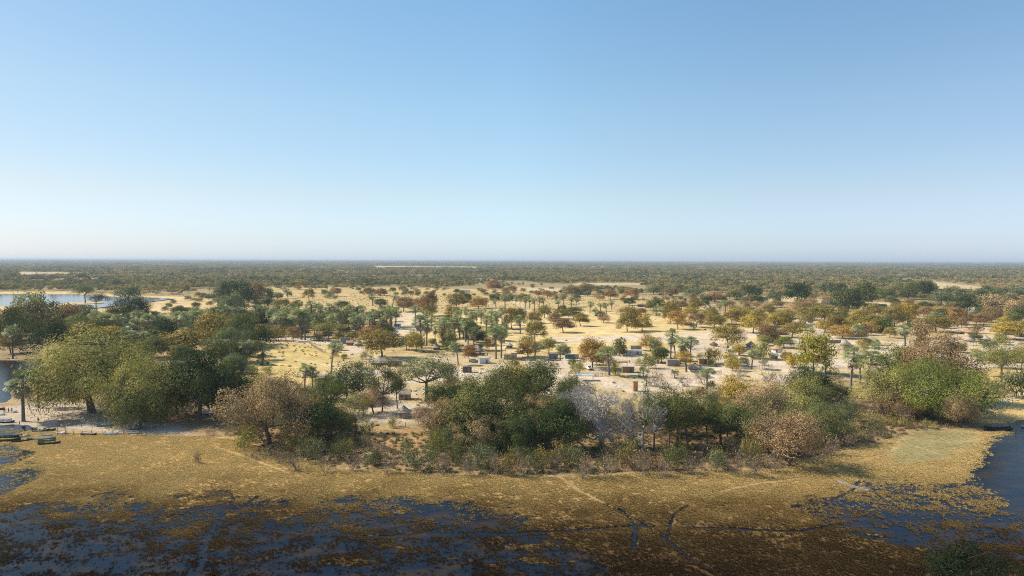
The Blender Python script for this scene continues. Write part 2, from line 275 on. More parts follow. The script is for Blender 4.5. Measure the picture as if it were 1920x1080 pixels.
# ------------------------------------------------------------------ mesh helpers
class MB:
    """collects tubes, boxes, cards and sheets into one mesh"""
    def __init__(s): s.V = []; s.Q = []; s.T = []; s.nv = 0; s.tone = []; s.qm = []; s.tm = []
    def add(s, V, Q=None, T=None, tone=0.5, mat=0):
        V = np.asarray(V, float).reshape(-1, 3); s.V.append(V)
        s.tone.append(np.full(len(V), tone) if np.isscalar(tone) else np.asarray(tone, float))
        if Q is not None and len(Q): q = np.asarray(Q, int).reshape(-1, 4) + s.nv; s.Q.append(q); s.qm.append(np.full(len(q), mat))
        if T is not None and len(T): q = np.asarray(T, int).reshape(-1, 3) + s.nv; s.T.append(q); s.tm.append(np.full(len(q), mat))
        s.nv += len(V); return s
    def box(s, c, d, rz=0.0, mat=0, taper=1.0):
        x, y, z = d[0] / 2, d[1] / 2, d[2] / 2
        P = np.array([[-x, -y, -z], [x, -y, -z], [x, y, -z], [-x, y, -z], [-x * taper, -y * taper, z], [x * taper, -y * taper, z], [x * taper, y * taper, z], [-x * taper, y * taper, z]])
        cs, sn = math.cos(rz), math.sin(rz); P = np.stack([P[:, 0] * cs - P[:, 1] * sn, P[:, 0] * sn + P[:, 1] * cs, P[:, 2]], 1) + np.array(c)
        return s.add(P, [[3, 2, 1, 0], [4, 5, 6, 7], [0, 1, 5, 4], [1, 2, 6, 5], [2, 3, 7, 6], [3, 0, 4, 7]], mat=mat)
    def tube(s, P, R, n=5, mat=0, cap=True):
        P = np.asarray(P, float); R = np.broadcast_to(np.asarray(R, float), (len(P),)); D = np.gradient(P, axis=0)
        D /= np.linalg.norm(D, axis=1)[:, None] + 1e-9
        ref = np.array([0.0, 0, 1.0]) if abs(D[0, 2]) < 0.8 else np.array([1.0, 0, 0])
        U = np.cross(D, ref); U /= np.linalg.norm(U, axis=1)[:, None] + 1e-9; W = np.cross(D, U)
        a = np.arange(n) * 2 * math.pi / n
        V = P[:, None] + R[:, None, None] * (np.cos(a)[None, :, None] * U[:, None] + np.sin(a)[None, :, None] * W[:, None])
        Q = []
        for i in range(len(P) - 1):
            for j in range(n): k = (j + 1) % n; Q.append([i * n + j, i * n + k, (i + 1) * n + k, (i + 1) * n + j])
        T = []
        V = V.reshape(-1, 3)
        if cap:
            V = np.vstack([V, P[0], P[-1]]); m = len(P) * n
            for j in range(n): k = (j + 1) % n; T.append([m, k, j]); T.append([m + 1, (len(P) - 1) * n + j, (len(P) - 1) * n + k])
        return s.add(V, Q, T, mat=mat)
    def cone(s, c, r0, r1, h, n=24, mat=0, jit=0.0, rng=None, rings=1):
        """open frustum with rings; thatch when jit > 0"""
        V = []; c = np.array(c)
        for i in range(rings + 1):
            t = i / rings; r = r0 + (r1 - r0) * t
            for j in range(n):
                a = j * 2 * math.pi / n; q = (rng.uniform(-jit, jit) if rng is not None and jit else 0)
                V.append(c + np.array([(r + q) * math.cos(a), (r + q) * math.sin(a), h * t + (q * 0.5 if i < rings else 0) - (0.12 * math.sin(t * math.pi) * h * 0.3)]))
        Q = [[i * n + j, i * n + (j + 1) % n, (i + 1) * n + (j + 1) % n, (i + 1) * n + j] for i in range(rings) for j in range(n)]
        return s.add(V, Q, mat=mat)
    def disc(s, c, r, n=24, up=True, mat=0):
        V = [np.array(c)] + [np.array(c) + np.array([r * math.cos(j * 2 * math.pi / n), r * math.sin(j * 2 * math.pi / n), 0]) for j in range(n)]
        return s.add(V, None, [[0, 1 + j, 1 + (j + 1) % n] if up else [0, 1 + (j + 1) % n, 1 + j] for j in range(n)], mat=mat)
    def mesh(s, name, mats, smooth=False):
        V = np.vstack(s.V); Q = np.vstack(s.Q) if s.Q else np.zeros((0, 4), int); T = np.vstack(s.T) if s.T else np.zeros((0, 3), int)
        me = bpy.data.meshes.new(name); nq, nt = len(Q), len(T)
        me.vertices.add(len(V)); me.vertices.foreach_set('co', V.astype(np.float32).ravel())
        me.loops.add(nq * 4 + nt * 3); me.loops.foreach_set('vertex_index', np.concatenate([Q.ravel(), T.ravel()]).astype(np.int32))
        me.polygons.add(nq + nt)
        st = np.concatenate([np.arange(nq) * 4, nq * 4 + np.arange(nt) * 3]).astype(np.int32)
        me.polygons.foreach_set('loop_start', st)
        mi = np.concatenate([np.concatenate(s.qm) if s.qm else [], np.concatenate(s.tm) if s.tm else []]).astype(np.int32)
        me.polygons.foreach_set('material_index', mi)
        a = me.attributes.new('tone', 'FLOAT', 'POINT'); a.data.foreach_set('value', np.concatenate(s.tone).astype(np.float32))
        me.update(calc_edges=True); me.polygons.foreach_set('use_smooth', np.full(nq + nt, smooth))
        for m in (mats if isinstance(mats, (list, tuple)) else [mats]): me.materials.append(MATS[m])
        return me
    def obj(s, name, mats, parent=None, smooth=False):
        return link(name, s.mesh(name, mats, smooth), parent)
def link(name, me, parent=None):
    o = bpy.data.objects.new(name, me); COL.objects.link(o)
    if parent is not None: o.parent = parent
    return o
def tag(o, label=None, cat=None, group=None, kind=None):
    if label: o['label'] = label
    if cat: o['category'] = cat
    if group: o['group'] = group
    if kind: o['kind'] = kind
    return o
def thing(name, label, cat, loc, rz=0.0, group=None):
    o = bpy.data.objects.new(name, None); COL.objects.link(o); o.location = loc; o.rotation_euler = (0, 0, rz); o.empty_display_size = 0.5
    return tag(o, label, cat, group)
def gz(x, y): return float(ground_z(np.array([x]), np.array([y]))[0])
def place(px, py):
    p = at(px, py); p.z = gz(p.x, p.y); return p
def ppm(py): return F_PX / at(960, py).y      # photo pixels per metre on that row

# ------------------------------------------------------------------ foliage
def rand_dirs(rng, n):
    v = rng.normal(size=(n, 3)); return v / np.linalg.norm(v, axis=1)[:, None]
def cards(mb, rng, P, N, size, stretch=1.0, droop=0.0, tone=None, mat=0):
    """small leaf-spray faces at P facing N"""
    n = len(P); A = rand_dirs(rng, n)
    if droop: A = A * (1 - droop) + np.array([0, 0, -1.0]) * droop
    U = A - (A * N).sum(1)[:, None] * N; U /= np.linalg.norm(U, axis=1)[:, None] + 1e-9
    W = np.cross(N, U); s = size * rng.uniform(0.6, 1.3, n)[:, None]
    U = U * s * stretch; W = W * s
    k = rng.uniform(0.25, 0.6, (n, 1))
    V = np.stack([P - U, P - W * k * 1.2 + U * 0.1, P + U, P + W * k * 1.2 - U * 0.1], 1).reshape(-1, 3)
    Q = np.arange(n * 4).reshape(-1, 4)
    if tone is None: tone = rng.uniform(0.2, 0.9, n)
    mb.add(V, Q, tone=np.repeat(tone, 4), mat=mat)
def clump_centres(rng, W, D, H, zb, K, flat=0.0, lobes=0.22, inner=0.45):
    C = []; off = rng.uniform(0, 100, 2)
    while len(C) < K:
        d = rand_dirs(rng, 1)[0]
        if d[2] < -0.55 + flat: continue
        lob = 1.0 + lobes * 2 * (float(vnoise(np.array(d[0] * 2.2 + off[0]), np.array(d[1] * 2.2 + d[2] * 1.7 + off[1]), 3)) - 0.5)
        r = rng.uniform(inner, 1.0) ** 0.6 * lob
        p = np.array([d[0] * W / 2 * r, d[1] * D / 2 * r, zb + (H - zb) * (0.42 + 0.5 * d[2] * r)])
        if any(np.linalg.norm((p - q) / np.array([W, D, (H - zb) * 1.3])) < 0.38 / K ** 0.42 for q in C) and rng.random() < 0.85: continue
        C.append(p)
    return np.array(C)
def make_tree(name, seed, W, H, zb, K, nl, leaf, rc=0.24, flat=0.0, lobes=0.22, vflat=0.7, stretch=1.0, droop=0.0, trunk_r=0.35, fork=0.35, sides=6, twig=True, bark='bark', stems=1, inner=0.45, leafmat='leaf', limbs=6, gap=0.0):
    rng = np.random.default_rng(seed); rw = W * rc / 2 * 1.6
    C = clump_centres(rng, W - rw, W - rw, H - rw * vflat * 0.6, zb, K, flat, lobes, inner)
    lf = MB(); cen = np.array([0, 0, zb + (H - zb) * 0.35])
    for c in C:
        r = rw * rng.uniform(0.65, 1.25); n = int(nl * rng.uniform(0.7, 1.3)); d = rand_dirs(rng, n)
        out = (c - cen) / (np.linalg.norm(c - cen) + 1e-6); rad = rng.uniform(0.35, 1.0, n) ** 0.5
        P = c + d * (r * rad)[:, None] * np.array([1, 1, vflat]); ct = rng.uniform(-0.3, 0.28)
        if droop: P[:, 2] -= rng.uniform(0, 1, n) ** 2 * droop * r * 1.2
        N = d * 0.9 + out * 0.5 + rand_dirs(rng, n) * 0.8 + np.array([0, 0, 0.35]); N /= np.linalg.norm(N, axis=1)[:, None]
        cards(lf, rng, P, N, leaf, stretch, droop, np.clip(rng.uniform(0.3, 0.75, n) + ct, 0, 1))
    crown = lf.mesh(name + '_crown', leafmat)
    tr = MB(); zf = H * fork
    for s_ in range(stems):
        a0 = rng.uniform(0, 6.28); off = np.array([math.cos(a0), math.sin(a0), 0]) * (0 if stems == 1 else trunk_r * 2.5)
        top = np.array([rng.uniform(-.06, .06) * H, rng.uniform(-.06, .06) * H, zf]) + off * 2.5
        P = np.array([off + [0, 0, -0.4], off + [0, 0, 0.25], off * 1.3 + top * [0.4, 0.4, 0.55], top])
        tr.tube(P, [trunk_r * 1.5, trunk_r * 1.05, trunk_r * 0.85, trunk_r * 0.75], sides)
        idx = rng.permutation(len(C))[:max(2, limbs // stems)]
        nodes = []
        for i in idx:
            e = C[i]; mid = top * 0.5 + e * 0.5 + np.array([0, 0, -0.10 * (e[2] - zf)]) + rng.uniform(-.04, .04, 3) * W
            q = np.array([top, top * 0.7 + mid * 0.3, mid, mid * 0.35 + e * 0.65, e])
            tr.tube(q, np.array([0.62, 0.5, 0.38, 0.24, 0.1]) * trunk_r, max(4, sides - 2)); nodes += list(q[2:])
        if twig:
            nodes = np.array(nodes)
            for i in range(s_, len(C), stems):
                if i in idx: continue
                e = C[i]; k = np.argmin(np.linalg.norm(nodes - e, axis=1) + 0.6 * np.maximum(0, nodes[:, 2] - e[2])); b0 = nodes[k]
                tr.tube(np.array([b0, b0 * 0.5 + e * 0.5 + rng.uniform(-.02, .02, 3) * W, e]), np.array([0.22, 0.15, 0.05]) * trunk_r, 4, cap=False)
    v = np.vstack(lf.V); W1 = (np.ptp(np.percentile(v[:, 0], [3, 97])) + np.ptp(np.percentile(v[:, 1], [3, 97]))) / 2
    return tr.mesh(name + '_trunk', bark, True), crown, W1, np.percentile(v[:, 2], 98.5)

def make_palm(name, seed, H, nf=30, fingers=8, skirt=14, fr=1.15, lean=0.05, drop=1.0):
    rng = np.random.default_rng(seed); tr = MB(); a = rng.uniform(0, 6.28)
    top = np.array([math.cos(a) * lean * H, math.sin(a) * lean * H, H - 1.6])
    P = np.array([[0, 0, -0.4], [0, 0, 0.3], top * [0.15, 0.15, 0.35], top * [0.5, 0.5, 0.7], top])
    tr.tube(P, [0.42, 0.30, 0.24, 0.23, 0.30], 7); tm = tr.mesh(name + '_trunk', 'palm_bark', True)
    def fans(n, up0, up1, L, R, hang):
        mb = MB()
        for i in range(n):
            az = i * 2.399963 + rng.uniform(-.25, .25); el = math.radians(rng.uniform(up0, up1)); l = L * rng.uniform(0.8, 1.15)
            d = np.array([math.cos(az) * math.cos(el), math.sin(az) * math.cos(el), math.sin(el)])
            h = top + d * l + np.array([0, 0, -0.18 * l * math.cos(el)])
            h = h - np.array([0, 0, drop * rng.random() ** 1.5 * (1 if hang < .3 else 1.6)])
            side = np.array([-math.sin(az), math.cos(az), 0.0])
            fwd = d * (1 - hang) + np.array([0, 0, -1.0]) * (hang + 0.25); fwd /= np.linalg.norm(fwd)
            side = side * math.cos(rng.uniform(-.5, .5)) + np.cross(fwd, side) * math.sin(rng.uniform(-.6, .6))
            root = top - np.array([0, 0, max(0.0, top[2] - h[2]) * 0.5]); mb.tube(np.array([root, (root + h) / 2 + [0, 0, 0.1 * l], h]), 0.035, 3, cap=False)
            tb = rng.uniform(0.35, 0.85); r = R * rng.uniform(0.85, 1.15); V = []; T = []; tn = []
            for k in range(fingers):
                f = (k + 0.5) / fingers * 2 - 1; ang = f * 1.75; w = 1.9 / fingers * 1.15
                for q in (ang - w * 0.5, ang + w * 0.5):
                    V.append(h + r * 0.62 * (fwd * math.cos(q) + side * math.sin(q)) + [0, 0, -0.08 * r * abs(f)])
                V.append(h + r * (fwd * math.cos(ang) + side * math.sin(ang)) + [0, 0, -0.25 * r * (0.4 + abs(f))]); V.append(h)
                b0 = k * 4; T += [[b0 + 3, b0, b0 + 1], [b0, b0 + 2, b0 + 1]]; tn += [tb + (0.12 if k % 2 else -0.08)] * 4
            mb.add(V, None, T, tone=np.clip(tn, 0, 1))
        return mb
    crown = fans(nf, -25, 80, 1.75, fr, 0.05).mesh(name + '_crown', 'palm_leaf')
    dead = fans(skirt, -75, -45, 1.9, fr * 0.95, 0.6).mesh(name + '_dead_fronds', 'leaf') if skirt else None
    return tm, crown, dead, H

def make_bare(name, seed, H, W, depth=5, r0=0.28, mat='pale_bark', leaves=0, leaf=0.16, stems=1, thin=False):
    """branching bare tree or thicket; optional sparse leaves (second mesh)"""
    rng = np.random.default_rng(seed); mb = MB(); lf = MB(); tips = []
    def grow(p, d, l, r, k):
        d = d / np.linalg.norm(d); mid = p + d * l * 0.5 + rng.uniform(-.06, .06, 3) * l; e = p + d * l + rng.uniform(-.05, .05, 3) * l
        mb.tube(np.array([p, mid, e]), [r, r * 0.82, r * 0.62], 5 if k > 2 else 3, cap=False)
        if k == 0: tips.append(e); return
        q_ = 0.66 if thin else 0.6; n = 3 if (k < depth or stems > 1) else 4
        for i in range(n):
            v = d + rng.normal(size=3) * 0.62 + np.array([0, 0, 0.12]); v[:2] *= 1.0 + 0.25 * (W / H)
            grow(mid if (i == 0 and k > 1) else e, v, l * rng.uniform(0.6, 0.85), r * q_, k - 1)
    for s_ in range(stems):
        a = rng.uniform(0, 6.28); o = np.array([math.cos(a), math.sin(a), 0]) * 0.25 * (stems > 1)
        d = np.array([0.08, 0.05, 1.0]) if stems == 1 else np.array([math.cos(a) * 0.55 * W / H, math.sin(a) * 0.55 * W / H, 1.0])
        grow(o + [0, 0, -0.2], d, H * (0.34 if stems == 1 else 0.36), r0, depth if stems == 1 else depth - 1)
    V = np.vstack(mb.V); s = np.array([W / (np.ptp(V[:, 0]) + np.ptp(V[:, 1])) * 2] * 2 + [H / V[:, 2].max()])
    mb.V = [v * s for v in mb.V]; tips = np.array(tips) * s
    if leaves:
        P = tips[rng.integers(0, len(tips), leaves)] + rng.normal(size=(leaves, 3)) * (0.045 if thin else 0.09) * H ; P[:, 2] = np.abs(P[:, 2])
        N = rand_dirs(rng, leaves); N[:, 2] = np.abs(N[:, 2]); cards(lf, rng, P, N, leaf)
    if thin:
        V_ = lf.V[0].reshape(-1, 4, 3); m_ = V_.mean(1, keepdims=True); ax = V_[:, 2:3] - V_[:, 0:1]; ax /= np.linalg.norm(ax, axis=2, keepdims=True); dd = V_ - m_; al = (dd * ax).sum(2, keepdims=True) * ax; lf.V[0] = (m_ + al * 1.3 + (dd - al) * 0.13).reshape(-1, 3)
    return mb.mesh(name + '_branches', mat), (lf.mesh(name + '_leaves', 'leaf') if leaves else None), W, H

PROTO = {}
def near_tree(k, n, **kw):
    PROTO[k] = [make_tree(k + str(i), 100 * len(PROTO) + i + 7, **kw) for i in range(n)]
near_tree('broad', 3, W=12, H=11, zb=1.2, K=62, nl=210, leaf=0.155, rc=0.24, lobes=0.75, trunk_r=0.36, fork=0.26)
near_tree('airy', 3, W=14, H=12.5, zb=2.8, K=46, nl=190, leaf=0.15, rc=0.19, lobes=0.8, flat=0.22, vflat=0.6, trunk_r=0.34, fork=0.34, stems=1, inner=0.6, limbs=8)
near_tree('umbrella', 1, W=14, H=8.5, zb=5.0, K=44, nl=70, leaf=0.2, rc=0.22, lobes=0.15, flat=0.5, vflat=0.45, trunk_r=0.25, fork=0.45, inner=0.3)
near_tree('willow', 2, W=24, H=20, zb=1.0, K=150, nl=260, leaf=0.14, rc=0.17, lobes=0.5, stretch=2.2, droop=0.55, trunk_r=0.8, fork=0.22, vflat=0.9)
near_tree('fig', 2, W=26, H=16, zb=0.8, K=160, nl=380, leaf=0.15, rc=0.16, lobes=0.5, trunk_r=0.8, fork=0.2, vflat=0.75)
near_tree('tan', 3, W=14, H=12, zb=1.5, K=105, nl=190, leaf=0.125, rc=0.18, lobes=0.5, trunk_r=0.32, fork=0.2, inner=0.35)
near_tree('round', 3, W=11, H=9, zb=1.1, K=54, nl=130, leaf=0.20, rc=0.23, lobes=0.25, vflat=0.5, trunk_r=0.26, fork=0.3)
near_tree('mid', 4, W=11, H=9, zb=0.9, K=34, nl=75, leaf=0.30, rc=0.28, lobes=0.35, vflat=0.55, trunk_r=0.28, fork=0.3, sides=5, twig=False, limbs=5)
near_tree('bush', 3, W=10, H=6.5, zb=0.2, K=28, nl=50, leaf=0.33, rc=0.3, lobes=0.45, vflat=0.6, trunk_r=0.2, fork=0.15, sides=4, twig=False, limbs=4)
PALM = [make_palm('palm%d' % i, 900 + i, 12.0, nf=44 + 4 * i, drop=1.5, skirt=(22, 14, 8, 18)[i], lean=(0.04, 0.1, 0.02, 0.07)[i]) for i in range(4)]
PALM_LOW = [make_palm('low_palm%d' % i, 950 + i, 3.4, nf=34, drop=1.2, skirt=0, lean=0.02) for i in range(2)]
BARE = [make_bare('bare%d' % i, 40 + i, 11.0, 12.0, 7, 0.44, leaves=3600, leaf=0.30, thin=True) for i in range(2)]
SHRUB = [make_bare('leafy%d' % i, 60 + i, 3.4, 4.6, 5, 0.05, 'twig', 1100, 0.14, stems=5) for i in range(4)]
TWIGGY = [make_bare('twiggy%d' % i, 80 + i, 3.0, 4.4, 5, 0.05, 'twig', 260, 0.12, stems=6) for i in range(3)]

TINT = {'dg': ((0.055, 0.078, 0.025), 'dark green'), 'og': ((0.125, 0.14, 0.046), 'olive green'), 'lg': ((0.29, 0.275, 0.095), 'light olive'),
        'bg': ((0.165, 0.19, 0.045), 'bright green'), 'yg': ((0.26, 0.25, 0.045), 'yellow green'), 'gg': ((0.16, 0.18, 0.09), 'grey green'),
        'ob': ((0.25, 0.20, 0.060), 'olive brown'), 'br': ((0.28, 0.19, 0.10), 'brown'), 'ru': ((0.31, 0.18, 0.075), 'rust'),
        'or': ((0.38, 0.245, 0.075), 'orange'), 'oc': ((0.38, 0.28, 0.065), 'ochre'), 'tn': ((0.37, 0.26, 0.145), 'tan'), 'dr': ((0.21, 0.145, 0.065), 'dark brown'),
        'pl': ((0.26, 0.29, 0.135), 'grey green'), 'pd': ((0.175, 0.21, 0.085), 'green'), 'gy': ((0.27, 0.245, 0.225), 'grey'), 'xd': ((0.018, 0.026, 0.009), 'dark green')}
TREES = []       # (object, kind word, colour word, px, py, own label?)
_cnt = {}
def put(kind, x, yb, yt, w, tint, label=None, rng=random.Random(5)):
    p = place(x, yb); s = ppm(yb); h = max(1.2, (yb - yt) / s); wm = w / s; i = _cnt.get(kind, 0); _cnt[kind] = i + 1
    col, word = TINT[tint]; v = rng.uniform(0.88, 1.14); colr = (col[0] * v * rng.uniform(.94, 1.06), col[1] * v, col[2] * v, 1); rz = rng.uniform(0, 6.28)
    if kind in ('palm', 'low_palm'):
        tm, cm, dm, H0 = (PALM if kind == 'palm' else PALM_LOW)[i % (4 if kind == 'palm' else 2)]
        o = thing('palm_tree', label, 'palm tree', p, rz); sc = h / H0; sw = max(0.8 * sc, min(wm / 4.5, 1.8 * sc + 0.5))
        o.scale = (sw, sw, sc); parts = [('trunk', tm, None), ('crown', cm, colr)]
        if dm: parts.append(('dead_fronds', dm, (0.27, 0.23, 0.19, 1)))
        noun = 'palm' if kind == 'palm' else 'low palm'
    elif kind in ('leafy', 'twiggy'):
        bm_, lm, W0, H0 = (SHRUB if kind == 'leafy' else TWIGGY)[i % (4 if kind == 'leafy' else 3)]
        o = thing('shrub', label, 'shrub', p, rz); o.scale = (wm / W0, wm / W0, h / H0); parts = [('stems', bm_, None), ('foliage', lm, colr)]
        noun = 'leafy shrub' if kind == 'leafy' else 'twiggy shrub'
    elif kind == 'bare':
        bm_, lm, W0, H0 = BARE[i % 2]
        o = thing('bare_tree', label, 'bare tree', p, rz); o.scale = (wm / W0, wm / W0, h / H0); parts = [('branches', bm_, None), ('twigs', lm, (*TINT['gy'][0], 1))]; noun = 'leafless tree'
    else:
        P = PROTO[kind]; tm, cm, W0, H0 = P[i % len(P)]
        nm = {'bush': 'bush', 'umbrella': 'acacia_tree', 'willow': 'spreading_tree', 'fig': 'fig_tree', 'round': 'savanna_tree', 'mid': 'savanna_tree', 'tan': 'dry_leaved_tree', 'airy': 'open_crowned_tree'}.get(kind, 'broadleaf_tree')
        o = thing(nm, label, nm.replace('_', ' '), p, rz); o.scale = (wm / W0, wm / W0, h / H0); parts = [('trunk', tm, None), ('crown', cm, colr)]
        noun = {'bush': 'bush', 'airy': 'open-crowned tree', 'umbrella': 'flat-topped tree'}.get(kind, 'tree')
    for n_, me, c_ in parts:
        q = link(n_, me, o)
        if c_: q.color = c_
    TREES.append([o, noun, word, x, yb, label is not None])
    return o
# ------------------------------------------------------------------ ground sheet and water
def ground_sheet():
    rows = list(np.arange(30, 104, 2.5)) + list(np.arange(104, 215, 0.34))
    y = rows[-1]; st = 0.34
    while y < 90000: st = max(0.34, min(st * 1.03, y * 0.012)); y += st; rows.append(y)
    Y = np.array([-60, -20, 10] + rows, float); nu = 620
    u = np.linspace(-1, 1, nu); hw = 0.86 * np.maximum(Y, 60) + 35
    X = u[None] * hw[:, None]; YY = np.repeat(Y[:, None], nu, 1); XR, YR = X.ravel(), YY.ravel()
    Z = ground_z(XR, YR)
    # cover colours
    C = np.empty((len(XR), 3)); C[:] = (0.40, 0.30, 0.165)
    mid = (YR > 100) & (YR < 3000)
    def paint(poly, c, f=6.0, amt=1.0, jit=8.0, sc=18, f2=None):
        d = poly_d(XR, YR, poly) + jit * (fbm(XR, YR, sc, 3, 31) - 0.5) * 2
        m = (sstep(-f, f, d) * amt)[:, None]; C[:] = C * (1 - m) + np.array(c) * m
    n = fbm(XR, YR, 35, 4, 12)[:, None]; C[:] = C * (1 - sstep(0.4, 0.65, n) * 0.45) + np.array((0.30, 0.245, 0.11)) * (sstep(0.4, 0.65, n) * 0.45)
    # far woodland floor
    m = (sstep(850, 1150, YR + 250 * (fbm(XR, YR, 160, 2, 7) - 0.5)) * 0.8)[:, None]; C[:] = C * (1 - m) + np.array((0.33, 0.27, 0.14)) * m
    m = sstep(5000, 9000, YR)[:, None]; n = fbm(XR, YR * 0.4, 500, 4, 71)[:, None]
    C[:] = C * (1 - m) + (np.array((0.08, 0.09, 0.05)) * (1 - sstep(0.6, 0.75, n)) + np.array((0.2, 0.16, 0.09)) * sstep(0.6, 0.75, n)) * m
    straw = (0.56, 0.42, 0.20); sand = (0.61, 0.51, 0.395); pale = (0.63, 0.53, 0.42); gold = (0.46, 0.31, 0.125)
    paint([(480, 535), (700, 538), (900, 542), (1100, 548), (1250, 560), (1330, 580), (1420, 600), (1400, 650), (1250, 655), (1100, 660), (960, 650), (780, 640), (690, 600), (520, 575), (400, 590), (380, 565), (440, 545)], straw, 12, 0.8)
    paint([(740, 585), (900, 590), (1060, 580), (1250, 590), (1430, 618), (1425, 650), (1300, 668), (1160, 672), (960, 668), (880, 640), (750, 640)], (0.66, 0.51, 0.255), 5, 1, 3)
    paint([(480, 630), (600, 640), (700, 655), (690, 700), (600, 735), (480, 700)], (0.60, 0.46, 0.19), 6, 0.85)
    paint([(400, 560), (480, 545), (520, 575), (430, 595)], straw, 10, 0.8)
    paint([(1300, 640), (1430, 640), (1500, 590), (1700, 600), (1920, 610), (1920, 690), (1640, 690), (1480, 720), (1330, 745), (1050, 745), (850, 720), (700, 700), (640, 690), (655, 640), (700, 662), (850, 668), (1050, 665), (1240, 660)], sand, 5, 1, 4)
    paint([(1440, 590), (1540, 585), (1640, 640), (1920, 640), (1920, 620), (1700, 585), (1500, 575)], (0.58, 0.44, 0.27), 6, 0.7)
    paint([(560, 700), (640, 720), (660, 790), (900, 800), (880, 730), (700, 690)], sand, 4, 0.9, 4)
    paint([(640, 690), (700, 665), (730, 680), (700, 720), (660, 725)], pale, 2, 1, 2)
    paint([(380, 618), (640, 636), (800, 640), (800, 655), (650, 650), (380, 632)], pale, 3, 0.9, 3)
    paint([(742, 580), (790, 585), (790, 640), (735, 640)], pale, 4, 0.7, 3)
    paint([(1030, 632), (1200, 628), (1420, 618), (1440, 628), (1300, 640), (1180, 640), (1040, 644)], pale, 4, 0.85, 3)
    for P, w in (([(1290, 655), (1500, 612), (1540, 600)], 3), ([(1440, 640), (1600, 660), (1800, 640), (1930, 650)], 4), ([(1780, 690), (1870, 675), (1930, 672)], 5),
                 ([(655, 660), (672, 690), (690, 700)], 1.5), ([(960, 560), (1010, 600), (980, 660)], 2), ([(1180, 740), (1310, 760), (1340, 790)], 3)):
        m = (1 - sstep(w * 0.6, w * 1.5, line_d(XR, YR, P)))[:, None] * 0.75; C[:] = C * (1 - m) + np.array(pale) * m
    # dry grass patches over the village sand
    v_ = sstep(0, 8, poly_d(XR, YR, [(600, 640), (1430, 640), (1500, 590), (1925, 600), (1925, 700), (1640, 700), (1480, 760), (1050, 760), (640, 760)])) * sstep(0.47, 0.60, fbm(XR, YR, 16, 4, 91)) * 0.8
    C[:] = C * (1 - v_[:, None]) + np.array((0.52, 0.40, 0.19)) * v_[:, None]
    rp = random.Random(8)
    for (x0, y0, x1, y1) in ((700, 655, 950, 668), (950, 668, 1300, 655), (1160, 690, 1400, 705), (1080, 700, 1200, 740), (1300, 660, 1430, 640), (1500, 690, 1700, 660), (1700, 660, 1900, 650), (640, 560, 760, 600), (900, 560, 1000, 620),
                             (1000, 590, 1300, 640), (1300, 620, 1500, 600), (1490, 575, 1640, 640), (850, 660, 1000, 640), (1400, 690, 1540, 720), (600, 650, 700, 665), (800, 570, 1100, 560), (1260, 690, 1500, 735), (480, 660, 640, 690)):
        P = [(x0 + (x1 - x0) * k / 6 + (rp.uniform(-9, 9) if 0 < k < 6 else 0), y0 + (y1 - y0) * k / 6 + (rp.uniform(-2.5, 2.5) if 0 < k < 6 else 0)) for k in range(7)]
        w = rp.uniform(0.5, 0.9); m = (1 - sstep(w * 0.5, w * 1.9, line_d(XR, YR, P)))[:, None] * 0.7; C[:] = C * (1 - m) + np.array((0.66, 0.56, 0.44)) * m
    # wooded fringe soil
    paint([(430, 690), (560, 715), (690, 800), (900, 800), (1100, 790), (1300, 760), (1460, 745), (1660, 740), (1800, 770), (1850, 790), (1760, 806), (1600, 845), (1500, 868), (1400, 884), (1010, 895), (780, 888), (620, 878), (520, 850), (420, 822), (300, 815), (330, 760)], (0.33, 0.22, 0.125), 5, 0.9)
    paint([(660, 800), (860, 800), (880, 840), (700, 850)], (0.45, 0.29, 0.14), 3, 0.8)
    paint([(-500, 600), (200, 620), (330, 680), (330, 770), (60, 750), (-500, 700)], (0.30, 0.22, 0.13), 5, 0.7)
    paint([(-500, 760), (0, 762), (80, 752), (180, 755), (270, 778), (345, 800), (350, 812), (240, 812), (60, 800), (-500, 795)], (0.50, 0.42, 0.34), 2.0, 1, 2, 6)
    paint([(-200, 550), (0, 546.5), (140, 546), (215, 552), (290, 554.5), (360, 557), (415, 563), (410, 575), (345, 583), (300, 587), (180, 590), (60, 580), (-200, 577)], (0.62, 0.47, 0.25), 6, 1, 4)
    paint([(1835, 700), (1880, 690), (2500, 690), (2500, 770), (1920, 783), (1850, 790), (1830, 770), (1850, 740)], (0.62, 0.45, 0.19), 4, 1, 3)
    for P, w in (([(1860, 760), (1890, 745), (1960, 725)], 1.2), ([(1868, 765), (1900, 748), (1960, 731)], 0.8)):
        m = (1 - sstep(w * 0.6, w * 1.5, line_d(XR, YR, P)))[:, None] * 0.8; C[:] = C * (1 - m) + np.array(pale) * m
    for P in ([(1370, 554), (1500, 557), (1545, 562), (1660, 567), (1700, 570), (1690, 574), (1540, 569), (1400, 563)], [(1740, 527), (1850, 538), (1850, 552), (1750, 548)], [(690, 499), (900, 500.5), (900, 502.5), (700, 502)],
              [(30, 510), (135, 511), (135, 515), (30, 516)], [(1070, 530), (1220, 531), (1220, 534), (1070, 534)], [(960, 538), (1060, 539), (1060, 546), (960, 545)], [(1340, 527), (1560, 529), (1560, 531), (1340, 530)], [(1800, 572), (1860, 574), (1860, 582), (1800, 580)]):
        paint(P, (0.58, 0.46, 0.28), 10, 0.85, 22, 60)
    # marsh and its bed
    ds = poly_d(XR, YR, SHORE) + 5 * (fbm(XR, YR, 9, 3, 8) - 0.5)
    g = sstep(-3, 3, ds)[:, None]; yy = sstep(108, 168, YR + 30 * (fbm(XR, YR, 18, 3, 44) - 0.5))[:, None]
    C[:] = C * (1 - g) + (np.array((0.085, 0.05, 0.02)) * (1 - yy) + np.array(gold) * yy) * g  # marsh soil also darkens toward the camera: foreground darkening painted into its colour
